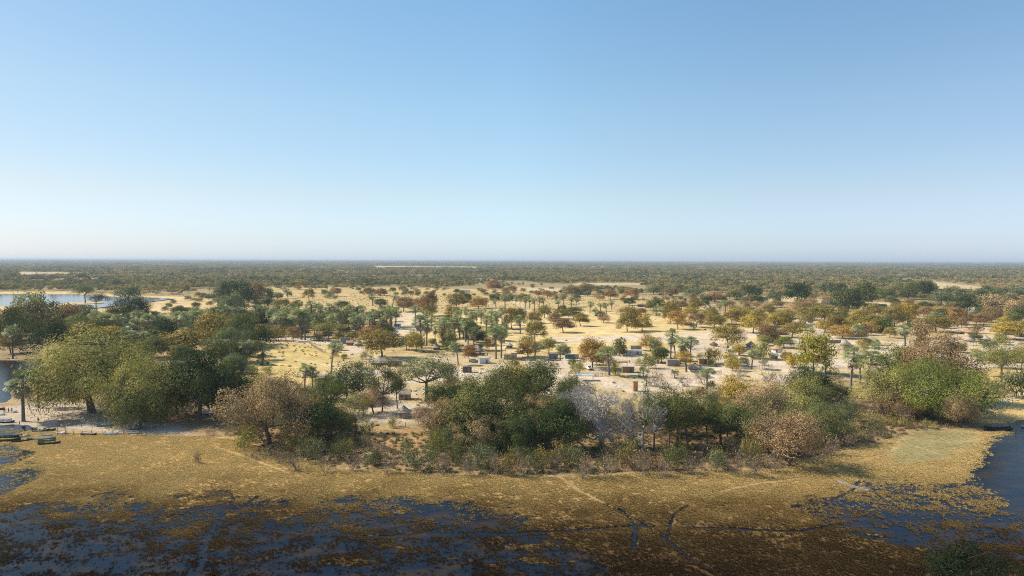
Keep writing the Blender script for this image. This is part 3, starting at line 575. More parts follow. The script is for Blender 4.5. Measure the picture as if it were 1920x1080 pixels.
    g = np.where(YR < 600, 1 - sstep(WATER_Z - 0.12, WATER_Z + 0.06, Z), 0)[:, None]; C[:] = C * (1 - g) + np.array((0.05, 0.032, 0.015)) * g
    paint([(1662, 850), (1690, 812), (1740, 803), (1830, 801), (1850, 815), (1830, 832), (1800, 850), (1760, 862), (1690, 868)], (0.25, 0.23, 0.115), 4, 0.85, 5, 6)
    for P, w in (([(1600, 866), (1650, 852), (1690, 834), (1704, 831), (1760, 850)], 0.5), ([(1704, 831), (1694, 822), (1705, 805)], 0.45), ([(1700, 808), (1820, 808)], 0.35),
                 ([(400, 835), (440, 848), (500, 870), (540, 885)], 0.4), ([(1050, 893), (1085, 918), (1130, 941), (1150, 947)], 0.45), ([(1350, 920), (1420, 905), (1500, 895), (1590, 868)], 0.3)):
        m = (1 - sstep(w * 0.6, w * 1.6, line_d(XR, YR, P)))[:, None] * 0.8; C[:] = C * (1 - m) + np.array((0.36, 0.27, 0.15)) * m
    ny = len(Y); idx = np.arange(ny * nu).reshape(ny, nu)
    Q = np.stack([idx[:-1, :-1], idx[:-1, 1:], idx[1:, 1:], idx[1:, :-1]], -1).reshape(-1, 4)
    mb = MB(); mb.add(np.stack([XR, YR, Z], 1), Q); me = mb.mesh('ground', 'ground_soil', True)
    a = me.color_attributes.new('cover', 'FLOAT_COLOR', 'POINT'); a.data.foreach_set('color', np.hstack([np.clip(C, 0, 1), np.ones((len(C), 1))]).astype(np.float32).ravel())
    return tag(link('ground', me), None, None, None, 'structure')
ground_sheet()
def water_sheet(name, mat, x0, y0, x1, y1, z):
    mb = MB(); mb.add([[x0, y0, z], [x1, y0, z], [x1, y1, z], [x0, y1, z]], [[0, 1, 2, 3]])
    tag(mb.obj(name, mat), None, None, None, 'structure')
water_sheet('river_water', 'river_water', -420, -55, 460, 345, WATER_Z)
la, lb = at(-290, 585), at(410, 550)
water_sheet('lagoon_water', 'lagoon_water', min(la.x, at(-290, 550).x), la.y, at(410, 550).x, lb.y, -0.5)
for P in POOLS:
    W = world_pts(P); water_sheet('pool_water', 'lagoon_water', W[:, 0].min() - 8, W[:, 1].min() - 8, W[:, 0].max() + 8, W[:, 1].max() + 8, -0.55)

# ------------------------------------------------------------------ geometry-nodes scatter (only for what nobody could count)
def scatter(name, pts, scl, rot, pick, protos, label, cat, zs=None):
    """one mesh of points whose modifier sets small plants on them"""
    me = bpy.data.meshes.new(name); n = len(pts); me.vertices.add(n); me.vertices.foreach_set('co', np.asarray(pts, np.float32).ravel())
    s3 = np.stack([scl, scl, scl if zs is None else zs], 1).astype(np.float32)
    a = me.attributes.new('plant_scale', 'FLOAT_VECTOR', 'POINT'); a.data.foreach_set('vector', s3.ravel())
    a = me.attributes.new('plant_turn', 'FLOAT', 'POINT'); a.data.foreach_set('value', rot.astype(np.float32))
    a = me.attributes.new('plant_pick', 'INT', 'POINT'); a.data.foreach_set('value', pick.astype(np.int32))
    c = bpy.data.collections.new(name + '_kinds')
    for i, m in enumerate(protos): c.objects.link(bpy.data.objects.new('%s_%d' % (name, i), m))
    ng = bpy.data.node_groups.new(name, 'GeometryNodeTree'); ng.interface.new_socket('Geometry', in_out='INPUT', socket_type='NodeSocketGeometry'); ng.interface.new_socket('Geometry', in_out='OUTPUT', socket_type='NodeSocketGeometry')
    N = ng.nodes.new; L = ng.links.new; gi, go = N('NodeGroupInput'), N('NodeGroupOutput'); ip = N('GeometryNodeInstanceOnPoints'); ci = N('GeometryNodeCollectionInfo')
    ci.inputs['Collection'].default_value = c; ci.inputs['Separate Children'].default_value = True; ci.inputs['Reset Children'].default_value = True
    ip.inputs['Pick Instance'].default_value = True
    def named(nm, ty):
        x = N('GeometryNodeInputNamedAttribute'); x.data_type = ty; x.inputs['Name'].default_value = nm; return x.outputs['Attribute']
    cx = N('ShaderNodeCombineXYZ'); L(named('plant_turn', 'FLOAT'), cx.inputs[2])
    L(gi.outputs[0], ip.inputs['Points']); L(ci.outputs[0], ip.inputs['Instance']); L(named('plant_pick', 'INT'), ip.inputs['Instance Index'])
    L(cx.outputs[0], ip.inputs['Rotation']); L(named('plant_scale', 'FLOAT_VECTOR'), ip.inputs['Scale']); L(ip.outputs[0], go.inputs[0])
    o = link(name, me); md = o.modifiers.new('scatter', 'NODES'); md.node_group = ng
    return tag(o, label, cat, None, 'stuff')

# grass of the marsh
rg = np.random.default_rng(3)
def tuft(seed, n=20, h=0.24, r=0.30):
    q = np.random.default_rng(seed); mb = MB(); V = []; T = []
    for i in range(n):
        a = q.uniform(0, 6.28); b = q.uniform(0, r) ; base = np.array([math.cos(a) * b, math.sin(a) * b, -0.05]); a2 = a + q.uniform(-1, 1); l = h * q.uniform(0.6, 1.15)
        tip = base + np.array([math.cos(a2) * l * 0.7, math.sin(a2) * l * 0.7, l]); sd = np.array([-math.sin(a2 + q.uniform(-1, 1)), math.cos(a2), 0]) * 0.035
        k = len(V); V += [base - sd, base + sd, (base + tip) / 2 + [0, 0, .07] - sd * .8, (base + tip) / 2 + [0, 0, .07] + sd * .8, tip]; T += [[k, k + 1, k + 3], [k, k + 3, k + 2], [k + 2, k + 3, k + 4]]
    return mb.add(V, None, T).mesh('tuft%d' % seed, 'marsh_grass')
Xs, Ys = np.meshgrid(np.arange(-175, 175, 0.335), np.arange(98, 200, 0.335)); Xs = Xs.ravel(); Ys = Ys.ravel()
Xs = Xs + rg.uniform(-.3, .3, len(Xs)); Ys = Ys + rg.uniform(-.3, .3, len(Xs))
k = np.abs(Xs) < 0.8 * Ys + 14; Xs, Ys = Xs[k], Ys[k]
z = ground_z(Xs, Ys); ds = poly_d(Xs, Ys, SHORE) + 4 * (fbm(Xs, Ys, 8, 3, 8) - 0.5)
# outside SHORE polygon is the marsh
lk = np.maximum(poly_d(Xs, Ys, LAKE), -99); clump = fbm(Xs, Ys, 1.7, 2, 61)
paths = np.minimum.reduce([line_d(Xs, Ys, P) for P in ([(1600, 866), (1650, 852), (1690, 834), (1704, 831), (1760, 850)], [(400, 835), (440, 848), (500, 870), (540, 885)], [(1050, 893), (1085, 918), (1130, 941)], [(1300, 1060), (1350, 1085), (1400, 1115)], [(1350, 920), (1420, 905), (1500, 895)])])
lawn = poly_d(Xs, Ys, [(1662, 850), (1690, 812), (1740, 803), (1830, 801), (1850, 815), (1830, 832), (1800, 850), (1760, 862), (1690, 868)])
k = (ds > -1.0) & (rg.random(len(Xs)) < sstep(-0.22, 0.07, z - WATER_Z + 0.10 * (clump - 0.5)) ** 1.3) & (lk < 14) & (rg.random(len(Xs)) < np.clip(0.55 + (clump - 0.3) * 1.8, 0.2, 1.0)) & (paths > 0.5) & ((lawn < 0) | (rg.random(len(Xs)) < 0.07))
print('tufts', k.sum())
pts = np.stack([Xs[k], Ys[k], np.maximum(z[k], WATER_Z - 0.04)], 1); n = len(pts)
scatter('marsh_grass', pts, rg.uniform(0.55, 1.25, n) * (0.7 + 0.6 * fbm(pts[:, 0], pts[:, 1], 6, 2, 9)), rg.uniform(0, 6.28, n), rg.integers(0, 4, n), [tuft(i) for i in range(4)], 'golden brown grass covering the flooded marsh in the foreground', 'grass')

# far woodland that reads as one mass
def crown_lod(seed, W, H, K, nl, leaf, nm):
    q = np.random.default_rng(seed); mb = MB(); C = clump_centres(q, W * 0.75, W * 0.75, H * 0.9, 0.3, K, 0.3, 0.5)
    for c in C:
        d = rand_dirs(q, nl); d[:, 2] = np.abs(d[:, 2]) * 1.0 - 0.25; P = c + d * W * 0.17 * q.uniform(0.6, 1.2) * np.array([1, 1, .7]); N = d + rand_dirs(q, nl) * 0.5 + [0, 0, .3]; N /= np.linalg.norm(N, axis=1)[:, None]
        cards(mb, q, P, N, leaf, tone=np.clip(q.uniform(.2, .85, nl) + q.uniform(-.2, .2), 0, 1))
    return mb.mesh(nm, 'woodland_leaf')
WOODLINE = [(-400, 552), (0, 548), (60, 546), (200, 545), (300, 550), (400, 552), (470, 544), (600, 538), (700, 541), (900, 542), (1060, 541), (1200, 540), (1300, 553), (1420, 552), (1530, 556), (1640, 560), (1740, 563), (1800, 566), (1920, 570), (2300, 572)]
wl = np.array([(at(a, b).x / at(a, b).y, at(a, b).y) for a, b in WOODLINE])
CLEAR = [[(1370, 554), (1500, 557), (1545, 562), (1660, 567), (1700, 570), (1690, 574), (1540, 569), (1400, 563)], [(1740, 527), (1850, 538), (1850, 552), (1750, 548)], [(690, 498.5), (900, 500), (900, 503.5), (700, 503)],
         [(30, 510), (135, 511), (135, 517), (30, 518)], [(1070, 530), (1220, 531), (1220, 536), (1070, 536)], [(955, 536), (1060, 538), (1060, 549), (955, 547)], [(1340, 527), (1560, 529), (1560, 532), (1340, 531)], [(1800, 572), (1860, 574), (1860, 584), (1800, 582)],
         [(-200, 549), (0, 546), (140, 545), (215, 551), (290, 553), (360, 556), (415, 561), (410, 576), (345, 584), (180, 590), (-200, 577)], [(860, 538), (900, 540), (900, 546), (860, 546)]]
def wood_ok(X, Y, thin=0.5):
    lim = np.interp(X / Y, wl[:, 0], wl[:, 1]); lim = lim * (0.60 + 0.52 * fbm(X, Y, 120, 3, 55)) ; dd_ = (Y - lim) / lim; ok = (Y > lim) & (rg.random(len(X)) < 0.45 + dd_ * 2.5)
    dens = fbm(X, Y, 70, 3, 77); ok &= (fbm(X, Y, 330, 3, 133) + 0.25 * (fbm(X, Y, 90, 2, 134) - 0.5) > 0.37) | (rg.random(len(X)) < 0.12); ok &= (dens > 0.36 + rg.random(len(X)) * 0.16)
    for P in CLEAR: ok &= poly_d(X, Y, P) < 6
    return ok
def band(y0, y1, cell, wob=0.45):
    gx, gy = np.meshgrid(np.arange(-0.86 * y1, 0.86 * y1, cell), np.arange(y0, y1, cell)); gx = gx.ravel() + rg.uniform(-wob, wob, gx.size) * cell; gy = gy.ravel() + rg.uniform(-wob, wob, gy.size) * cell
    k = np.abs(gx) < 0.85 * gy; return gx[k], gy[k]
far_p = []; X, Y = band(640, 1700, 9.2); k = wood_ok(X, Y); X, Y = X[k], Y[k]
# the nearest of them stand as trees of their own
order = np.argsort(Y - np.interp(X / Y, wl[:, 0], wl[:, 1]) * 0.55); inview = np.abs(X[order]) < 0.76 * Y[order]
single = order[inview][:170]; rest = np.ones(len(X), bool); rest[single] = False
SINGLES = np.stack([X[single], Y[single]], 1)
X, Y = X[rest], Y[rest]; bg_ = rg.random(len(X)) < 0.07; far_p.append((X, Y, rg.uniform(0.5, 1.25, len(X)) * np.where(bg_, 1.5, 1), rg.uniform(0.6, 1.15, len(X)) * np.where(bg_, 1.6, 1), rg.integers(0, 4, len(X))))
X, Y = band(1700, 3400, 12.5); k = wood_ok(X, Y); X, Y = X[k], Y[k]; bg_ = rg.random(len(X)) < 0.06; far_p.append((X, Y, rg.uniform(0.9, 1.7, len(X)) * np.where(bg_, 1.5, 1), rg.uniform(0.6, 1.15, len(X)) * np.where(bg_, 1.7, 1), rg.integers(4, 7, len(X))))
X, Y = band(3400, 7500, 30); k = wood_ok(X, Y); X, Y = X[k], Y[k]; far_p.append((X, Y, rg.uniform(2.6, 4.2, len(X)), rg.uniform(0.8, 1.35, len(X)), rg.integers(4, 7, len(X))))
X, Y = band(7500, 26000, 110); far_p.append((X, Y, rg.uniform(9, 15, len(X)), rg.uniform(1.0, 1.7, len(X)), rg.integers(4, 7, len(X))))
A = [np.concatenate([f[i] for f in far_p]) for i in range(5)]; print('woodland', len(A[0]))
scatter('woodland', np.stack([A[0], A[1], np.full(len(A[0]), -0.2)], 1), A[2], rg.uniform(0, 6.28, len(A[0])), A[4],
        [crown_lod(i, 12, 9, 18, 22, 0.58, 'wood%d' % i) for i in range(4)] + [crown_lod(9 + i, 11, 8.5, 12, 8, 1.0, 'woodfar%d' % i) for i in range(3)],
        'dense far woodland stretching flat to the horizon behind the village', 'woodland', zs=A[3])

# low dry scrub between the trees
X, Y = band(150, 1000, 4.2); X2, Y2 = band(150, 300, 1.9); k_ = poly_d(X2, Y2, [(430, 750), (660, 790), (900, 812), (1100, 800), (1300, 780), (1460, 765), (1660, 765), (1800, 775), (1850, 790), (1760, 806), (1600, 845), (1500, 868), (1400, 884), (1010, 895), (780, 888), (620, 878), (520, 850), (440, 822)]) > 0; X = np.concatenate([X, X2[k_]]); Y = np.concatenate([Y, Y2[k_]]); z = ground_z(X, Y)
P_ = [((430, 690), 0)]; dens = fbm(X, Y, 26, 3, 88)
fr = poly_d(X, Y, [(430, 700), (560, 715), (690, 810), (900, 812), (1100, 800), (1300, 770), (1460, 750), (1660, 745), (1800, 770), (1850, 790), (1760, 806), (1600, 845), (1500, 868), (1400, 884), (1010, 895), (780, 888), (620, 878), (520, 850), (440, 822)])
vil = poly_d(X, Y, [(640, 640), (1430, 640), (1500, 600), (1920, 610), (1920, 690), (1640, 690), (1480, 720), (1050, 745), (640, 720)]); fld = poly_d(X, Y, [(740, 585), (1250, 585), (1430, 618), (1425, 650), (1160, 672), (880, 650), (750, 640)])
beach = poly_d(X, Y, [(-500, 745), (80, 745), (330, 770), (440, 818), (-500, 820)]); sh = poly_d(X, Y, SHORE); rsh = poly_d(X, Y, [(1835, 690), (2500, 690), (2500, 800), (1830, 790)])
pr = np.where(fr > 0, 0.75, 0.07 + 0.4 * (dens > 0.52)); pr = np.where(vil > 0, 0.07, pr); pr = np.where(fld > 0, 0.008, pr); pr = np.where((beach > 0) | (rsh > 0), 0.0, pr); pr = np.where(Y > 480, pr * 0.8, pr)
k = (sh < -1.5) & (z > -0.3) & (rg.random(len(X)) < pr)
for P in (LAGOON, CREEK, LAKE): k &= poly_d(X, Y, P) < -3
k &= poly_d(X, Y, CLEAR[8]) < 0
X, Y, z = X[k], Y[k], z[k]; print('scrub', len(X)); n = len(X)
def scrub_mesh(i):
    q = np.random.default_rng(500 + i); mb = MB(); d = rand_dirs(q, 150); d[:, 2] = np.abs(d[:, 2]); P = d * q.uniform(0.2, 1.0, (150, 1)) * [0.9, 0.9, 0.75]; N = d + rand_dirs(q, 150); N /= np.linalg.norm(N, axis=1)[:, None]
    cards(mb, q, P, N, 0.11, 1.8); return mb.mesh('scrub%d' % i, 'scrub_leaf')
scatter('dry_scrub', np.stack([X, Y, z], 1), rg.uniform(0.5, 1.3, n), rg.uniform(0, 6.28, n), rg.integers(0, 3, n), [scrub_mesh(i) for i in range(3)], 'low dry scrub growing between the trees and huts', 'scrub', zs=rg.uniform(0.5, 1.2, n))
# ------------------------------------------------------------------ trees and palms, one by one
def rows(kind, txt):
    for ln in txt.strip().split('\n'):
        for it in ln.split(';'):
            it = it.strip()
            if not it: continue
            f = it.split('|'); a = f[0].split(); put(a[5] if len(a) > 5 else kind, float(a[0]), float(a[1]), float(a[2]), float(a[3]), a[4], f[1].strip() if len(f) > 1 else None)
# x, foot y, top y, width, tint [, kind] | label        (photo pixels)
rows('broad', '''
172 772 632 178 lg willow | huge rounded light olive tree with thick dark trunk behind the sandy landing
268 790 668 118 lg willow | drooping pale olive tree between the huge rounded tree and dark landing tree
262 801 728 78 og | leafy low green tree at the edge of the sandy landing
374 786 655 112 dg | tall dark green tree shading the white pickup near the landing
432 783 690 85 dg | black green tree directly right of the shaded white pickup
332 775 705 58 og | small leafy green tree left of the tree over the shaded pickup
240 745 652 95 og | olive tree crown rising behind the drooping pale olive tree
88 672 594 84 dg | dense dark green ball-shaped tree on the bank of the left creek
60 618 549 46 lg mid; 60 620 569 62 br mid; 95 612 566 44 dg mid; 130 612 572 40 br mid; 20 640 575 50 og mid; 150 622 590 42 bg mid
155 645 605 60 ob mid; 200 650 612 64 oc mid; 180 640 598 50 og mid
250 605 552 62 dg | dark spreading tree standing against the left lagoon
305 634 597 42 dg mid; 345 662 618 82 ob mid; 400 640 586 62 ob mid; 450 650 588 60 og; 446 676 612 66 gg airy | grey green tree with bent trunk beside the low palms
160 568 528 38 gg airy | slender tree with bare limbs on the near lagoon shore; 180 575 544 32 dg airy; 240 558 537 40 og mid
150 590 570 50 gg bush; 20 662 620 40 dr mid
505 830 700 150 tn tan | big pinkish tan tree at the left end of the wooded shore
455 838 795 56 yg leafy | yellow green shrub at the left end of the wooded shore
598 825 742 92 dg | dark olive round tree right of the big pinkish tan tree
652 752 678 84 og | dark green tree with light tips below the tall lone palm; 612 748 700 45 dg
717 772 672 66 og airy | tall narrow airy tree right of the dark green tree with light tips
745 765 690 36 og airy
800 748 660 108 gg airy | wide open tree with forked dark limbs above the thatched hut
824 822 744 74 tn tan | orange tan tree right of the thatched round hut
668 812 738 62 lg airy | thin pale-limbed tree left of the thatched round hut
910 828 703 130 og | large olive green tree with long leaning limb in the middle of the shore
845 790 712 70 og airy; 868 770 700 60 og airy
950 762 678 85 og; 1005 765 672 80 og; 975 745 683 60 oc mid
960 845 775 58 og | small dark tree with pale slender trunk in front of the large olive tree
985 850 780 62 dg; 1050 842 748 92 dg | dark tree with low spreading limbs left of the leafless tree
1020 800 742 60 tn tan; 1070 790 715 70 dg; 1075 772 700 62 og
1130 846 706 135 gy bare | big leafless silver grey tree in the middle of the wooded shore
1205 846 722 105 gy bare | smaller leafless grey tree right of the big silver one
1082 800 706 70 gy bare | leafless grey crown standing left of the big silver one
1226 848 726 70 og airy | dark-stemmed open tree right of the smaller leafless grey tree
1290 842 722 92 og airy | broad open tree with leaning pale stems right of the wooded middle
1255 835 740 56 gg airy; 1325 830 738 50 og airy
1386 838 738 88 og airy | green tree with straight pale trunk and light green crown
1379 775 705 56 oc round | golden brown tree peeking over the green tree with pale trunk
1430 800 716 92 tn tan | fluffy tan tree behind the green tree with pale trunk
1480 872 765 118 tn tan | large brownish tan tree at the right end of the wooded shore
1508 780 706 76 lg | pale green rounded tree in front of the dark pair
1522 752 680 78 dg | dark green crown behind the pale green rounded tree
1570 760 717 56 dg | small black green tree casting shade beside the pale green one
1656 776 682 84 lg tan | feathery pale olive thicket tree left of the big bright fig
1690 730 645 76 og | dark olive tree rising behind the big bright fig
1762 752 620 118 br tan | tall brownish tan tree behind the big bright fig
1745 778 676 176 bg fig | big bright green fig tree above the right shore
1690 785 725 60 br tan; 1800 800 735 50 tn tan
1878 716 636 66 lg airy | pale green open tree near the right edge of the photo; 1915 700 640 46 lg airy; 1905 745 690 50 gg bush
1818 1128 1022 150 xd | dark rounded tree top in the bottom right corner of the marsh
''')
rows('round', '''
1056 623 597 34 dr | dark reddish round tree standing alone in the yellow field
1176 622 589 37 ob | left of two brown trees side by side in the yellow field
1204 620 588 32 oc | right of two brown trees side by side in the yellow field
1180 611 575 34 ob; 1271 617 581 32 or; 1257 606 560 30 ob; 1230 583 560 28 og; 1306 613 586 32 br; 1050 597 577 24 ob; 1075 599 575 30 og
1003 641 601 36 ob | olive brown tree just behind the white goal frame
990 669 637 38 or | orange brown tree left of the dark grey shed
1029 662 634 30 lg | light green tree between the goal frame and the dark grey shed
1111 691 634 50 or | tall golden orange tree beside the white pickup
1220 658 627 40 or | orange brown tree left of the tall palm group
959 616 577 28 ob; 976 613 577 24 ob; 1002 606 582 24 ob; 880 678 648 25 ru | small rust red tree beside the white box hut; 917 656 632 19 or
888 646 605 36 dg; 857 581 550 32 ob; 877 574 549 16 og; 897 578 556 28 or; 925 548 525 26 ru; 961 549 536 16 ru; 983 563 550 20 og
1144 561 543 19 ru; 1184 561 541 28 ru; 1180 572 557 22 dg; 1011 557 545 14 ru; 1027 560 545 18 ru; 1073 552 535 26 br; 1098 551 532 28 br
1365 652 608 54 ob | big olive brown tree standing left of the stake-fenced yards
1525 701 616 56 yg | big yellow green tree in the middle of the right-hand village
1304 582 560 24 ob; 1322 576 561 16 og; 1340 616 587 32 ob; 1332 601 580 26 ob; 1372 608 582 34 ob; 1392 603 577 28 ob; 1412 624 590 38 oc; 1417 611 579 34 ob
1440 642 606 35 dr; 1431 647 628 22 lg; 1452 613 587 34 oc; 1470 611 582 32 ob; 1485 632 605 36 ob; 1443 591 572 22 ob; 1509 588 562 34 br; 1544 606 571 46 ob; 1567 629 587 38 ob
1580 634 608 40 or; 1634 621 589 42 ob; 1600 611 590 30 ob; 1677 611 572 32 ob; 1702 606 566 36 oc; 1693 609 588 24 ob; 1755 622 590 56 ob; 1760 591 574 48 or; 1795 608 575 30 ru; 1830 608 585 28 ru
1887 636 602 48 oc | orange brown tree at the right edge beyond the last huts; 1897 625 612 30 or
1615 598 584 26 og; 1742 581 568 20 og; 1470 652 630 30 bg | bright green bushy tree beside the orange thatched hut
697 641 611 38 ru | rust coloured tree behind the big olive brown tree near the village track
717 672 620 66 ob | big olive brown tree above the grey thatched farm roof
722 626 606 28 dr; 780 658 620 34 oc; 842 654 625 26 ob; 805 591 548 28 dr; 785 581 557 32 ru; 757 584 557 32 br; 806 593 572 24 ob; 847 596 572 24 ob; 712 576 560 24 og
692 557 539 19 ru; 714 554 540 19 ru; 632 555 540 18 br; 579 562 542 20 ob; 620 554 545 11 bg; 562 538 524 20 oc; 530 578 561 24 ob; 552 576 566 20 or
540 622 592 30 bg mid; 587 617 588 28 bg mid; 647 616 584 24 ob; 640 581 564 26 og
762 655 628 24 og; 1240 680 650 30 og; 550 640 612 20 br
''')
rows('mid', '''
615 640 604 54 lg umbrella | flat-topped acacia left of the rust coloured tree
430 566 528 36 dg; 457 573 527 40 dg; 480 563 530 28 ru; 500 563 540 26 og; 415 560 535 30 gg; 440 588 548 30 gg
1496 569 528 44 dg; 1590 583 540 46 dg; 1620 576 527 38 og; 1410 558 533 38 dg; 1547 553 525 32 gg; 1572 551 530 28 dg; 1735 558 524 34 dg; 1702 561 528 36 og; 1862 589 551 46 tn; 1865 591 568 28 dg
1812 587 552 38 dg; 1897 592 560 42 tn; 1765 572 545 36 gg; 1660 565 540 34 og; 1450 566 545 30 gg; 1380 562 543 30 og; 1340 566 545 34 br; 1300 560 540 34 gg; 1640 595 568 26 ob; 1790 560 535 30 gg
1910 560 535 36 gg; 1840 562 540 30 og; 1260 556 538 30 br; 1225 552 535 26 gg
''')
rows('palm', '''
44 789 697 52 pd | large palm with dead grey skirt on the sandy landing
72 764 692 30 pl | slender palm behind the large landing palm
24 672 610 26 pl; 200 628 588 30 pl; 222 632 590 28 pl; 190 622 582 26 pl; 262 622 582 26 pl; 282 632 588 24 pl; 330 626 585 24 pl; 352 628 584 26 pl; 370 622 580 26 pl; 386 618 582 24 pd
235 652 614 30 pl; 250 655 620 28 pl; 270 652 622 26 pl; 415 668 636 22 pl; 418 612 574 26 pd; 432 608 574 28 pd; 446 606 576 26 pd
571 729 683 28 pl | left palm of the pair in front of the straw clearing
586 727 688 26 pd | right palm of the pair in front of the straw clearing
621 700 637 28 pl | tall lone palm with brown skirt beside the village track
462 682 637 26 pl; 494 674 640 22 pl; 492 606 573 24 pl; 506 626 579 24 pd; 525 631 583 24 pl; 565 636 579 32 pl; 572 637 586 26 pd; 558 634 590 24 pl; 585 611 565 22 pl; 600 603 573 16 pl; 617 606 570 22 pl
632 606 574 20 pl; 645 604 576 20 pl; 656 606 572 20 pl; 667 633 587 24 pl; 671 633 592 20 pl; 682 616 587 22 pd; 693 616 584 22 pl; 703 614 580 22 pl; 715 614 582 22 pl; 725 613 578 22 pl; 735 616 580 22 pd; 742 613 576 22 pl
540 559 540 13 pl; 520 569 548 15 pl; 450 573 545 14 pl; 699 573 550 18 pl; 736 576 552 17 pl; 779 603 572 20 pl; 790 652 590 28 pl; 800 648 600 26 pd; 830 634 595 26 pl; 842 632 594 26 pl; 862 636 592 28 pl; 873 640 597 26 pd
859 683 640 22 pl | palm with grey skirt left of the small rust red tree
930 672 608 28 pl; 940 670 615 26 pl; 922 614 583 26 pl; 934 616 588 24 pd; 902 607 578 22 pl; 912 625 592 24 pl; 885 612 585 22 pl; 976 626 591 19 pl
947 579 551 18 pl; 985 580 556 13 pl; 993 578 554 12 pl; 1002 580 557 13 pl; 1011 579 556 12 pl; 1019 578 558 12 pl; 967 575 555 9 pl; 1056 571 550 15 pl; 1071 576 556 15 pl; 1080 574 558 12 pl; 1047 577 562 14 pl
1106 587 564 14 pl; 1126 583 568 14 pl; 1137 588 567 14 pl; 1147 581 562 14 pl; 930 578 560 10 pl; 912 576 558 9 pl
1142 703 648 38 pl | isolated palm with dark trunk right of the tall golden orange tree
1257 676 617 26 pl | tallest palm of the group above the grey tin shed
1275 682 630 26 pl; 1294 680 631 26 pd; 1228 670 635 20 pl; 1284 676 640 22 pd; 1266 668 632 22 pl
1325 729 689 30 pl | bushy grey palm in the dry yard near the wooded shore
1409 691 655 26 pl | palm standing at the front stake fence
1595 732 649 38 pl | tall palm with hanging dead skirt right of the straw huts
1624 724 655 40 pd | leaning palm cluster right of the palm with hanging skirt
1612 718 664 30 pd; 1610 646 607 21 pl; 1697 648 611 30 pl | lone palm on the pale track in the right village; 1828 704 656 26 pl; 1360 586 562 17 pl; 1350 588 568 13 pl
''')
rows('low_palm', '''
1265 708 692 14 pd; 1336 686 676 17 pd; 1636 652 634 28 pd; 1212 722 706 18 gg; 1206 706 686 16 pd; 1548 700 682 22 pd; 1116 592 578 15 pd; 1640 655 641 18 pl; 415 622 604 24 pl
492 684 664 18 dg; 1300 618 606 14 pl; 1230 592 574 14 pl; 975 756 735 26 pd; 1520 622 614 14 pl; 1840 770 758 24 pl; 440 700 672 26 pd
''')
rows('leafy', '''
1082 700 677 28 lg; 1156 703 684 24 yg | lower yellow bush left of the green-doored shed; 1150 690 670 22 yg; 1370 690 652 22 lg; 1600 790 766 34 lg; 1560 788 768 36 lg; 1635 792 768 34 lg; 1668 796 776 28 yg
787 878 828 60 gg | rounded grey green shrub standing in front of the wooded shore; 700 870 838 34 og; 640 862 820 46 og; 580 862 818 52 gg; 540 850 812 44 ob; 850 868 812 44 og; 820 858 800 40 bg; 900 878 830 44 gg
950 886 838 46 ob; 1005 882 840 40 og; 1080 880 830 42 gg; 1170 875 820 46 ob; 1260 880 825 44 og; 1340 878 835 44 gg; 1405 870 815 44 ob; 1520 838 798 44 lg; 1560 832 790 42 gg; 1600 822 788 40 lg; 1640 815 784 38 og; 480 728 700 38 yg; 520 740 708 36 lg
560 755 722 34 lg; 600 770 735 34 yg; 580 795 755 36 lg; 1450 745 722 30 lg; 620 560 548 24 gg; 400 590 574 30 gg; 960 680 672 14 og; 1300 745 722 26 gg; 1120 800 770 30 og; 1165 800 772 30 gg; 690 812 788 26 lg; 740 800 780 24 yg; 760 845 815 30 gg; 870 845 805 34 og; 910 852 812 34 og
1440 790 760 34 lg; 1470 772 745 30 lg; 1870 735 712 34 gg; 1700 800 780 30 ob; 1740 803 785 26 lg; 470 700 680 26 lg; 500 700 684 24 yg; 430 700 680 30 lg
''')
rows('twiggy', '''
560 880 838 40 br; 610 885 846 38 br; 660 880 842 36 tn; 720 886 850 34 br; 830 886 846 40 br; 880 892 850 38 tn; 925 890 850 36 br; 985 895 852 38 br; 1040 880 835 38 br; 1085 895 848 46 br; 1140 895 845 48 tn | spiky grey brown thicket at the front edge of the wooded shore
1200 890 845 42 br; 1240 895 855 34 tn; 1300 890 842 44 br; 1375 888 842 42 br; 1420 890 845 38 tn | grey twiggy shrub beside the pale fallen trunk; 1450 885 838 40 br; 1500 855 810 44 br; 1545 850 808 42 tn; 1590 838 800 40 br; 1640 830 800 34 br
500 830 790 40 tn; 470 860 842 22 br; 520 868 840 34 br; 375 866 838 18 br; 760 870 835 34 br; 1225 725 690 44 tn; 1380 712 688 30 tn; 1465 728 695 34 tn | thin leafless bush in front of the stake fences; 1320 720 690 36 tn; 1350 745 715 40 tn; 1405 735 705 40 tn; 1440 715 690 34 br
1660 780 735 40 tn; 1630 775 740 36 br; 1700 792 755 38 br; 1810 790 752 36 br; 1860 740 705 40 tn; 1900 720 690 36 br; 1285 725 700 30 tn; 1195 755 730 30 gg; 630 830 795 34 br; 690 835 800 34 lg; 730 860 828 34 br; 445 812 780 34 br; 420 815 796 26 br; 395 816 800 24 br
''')
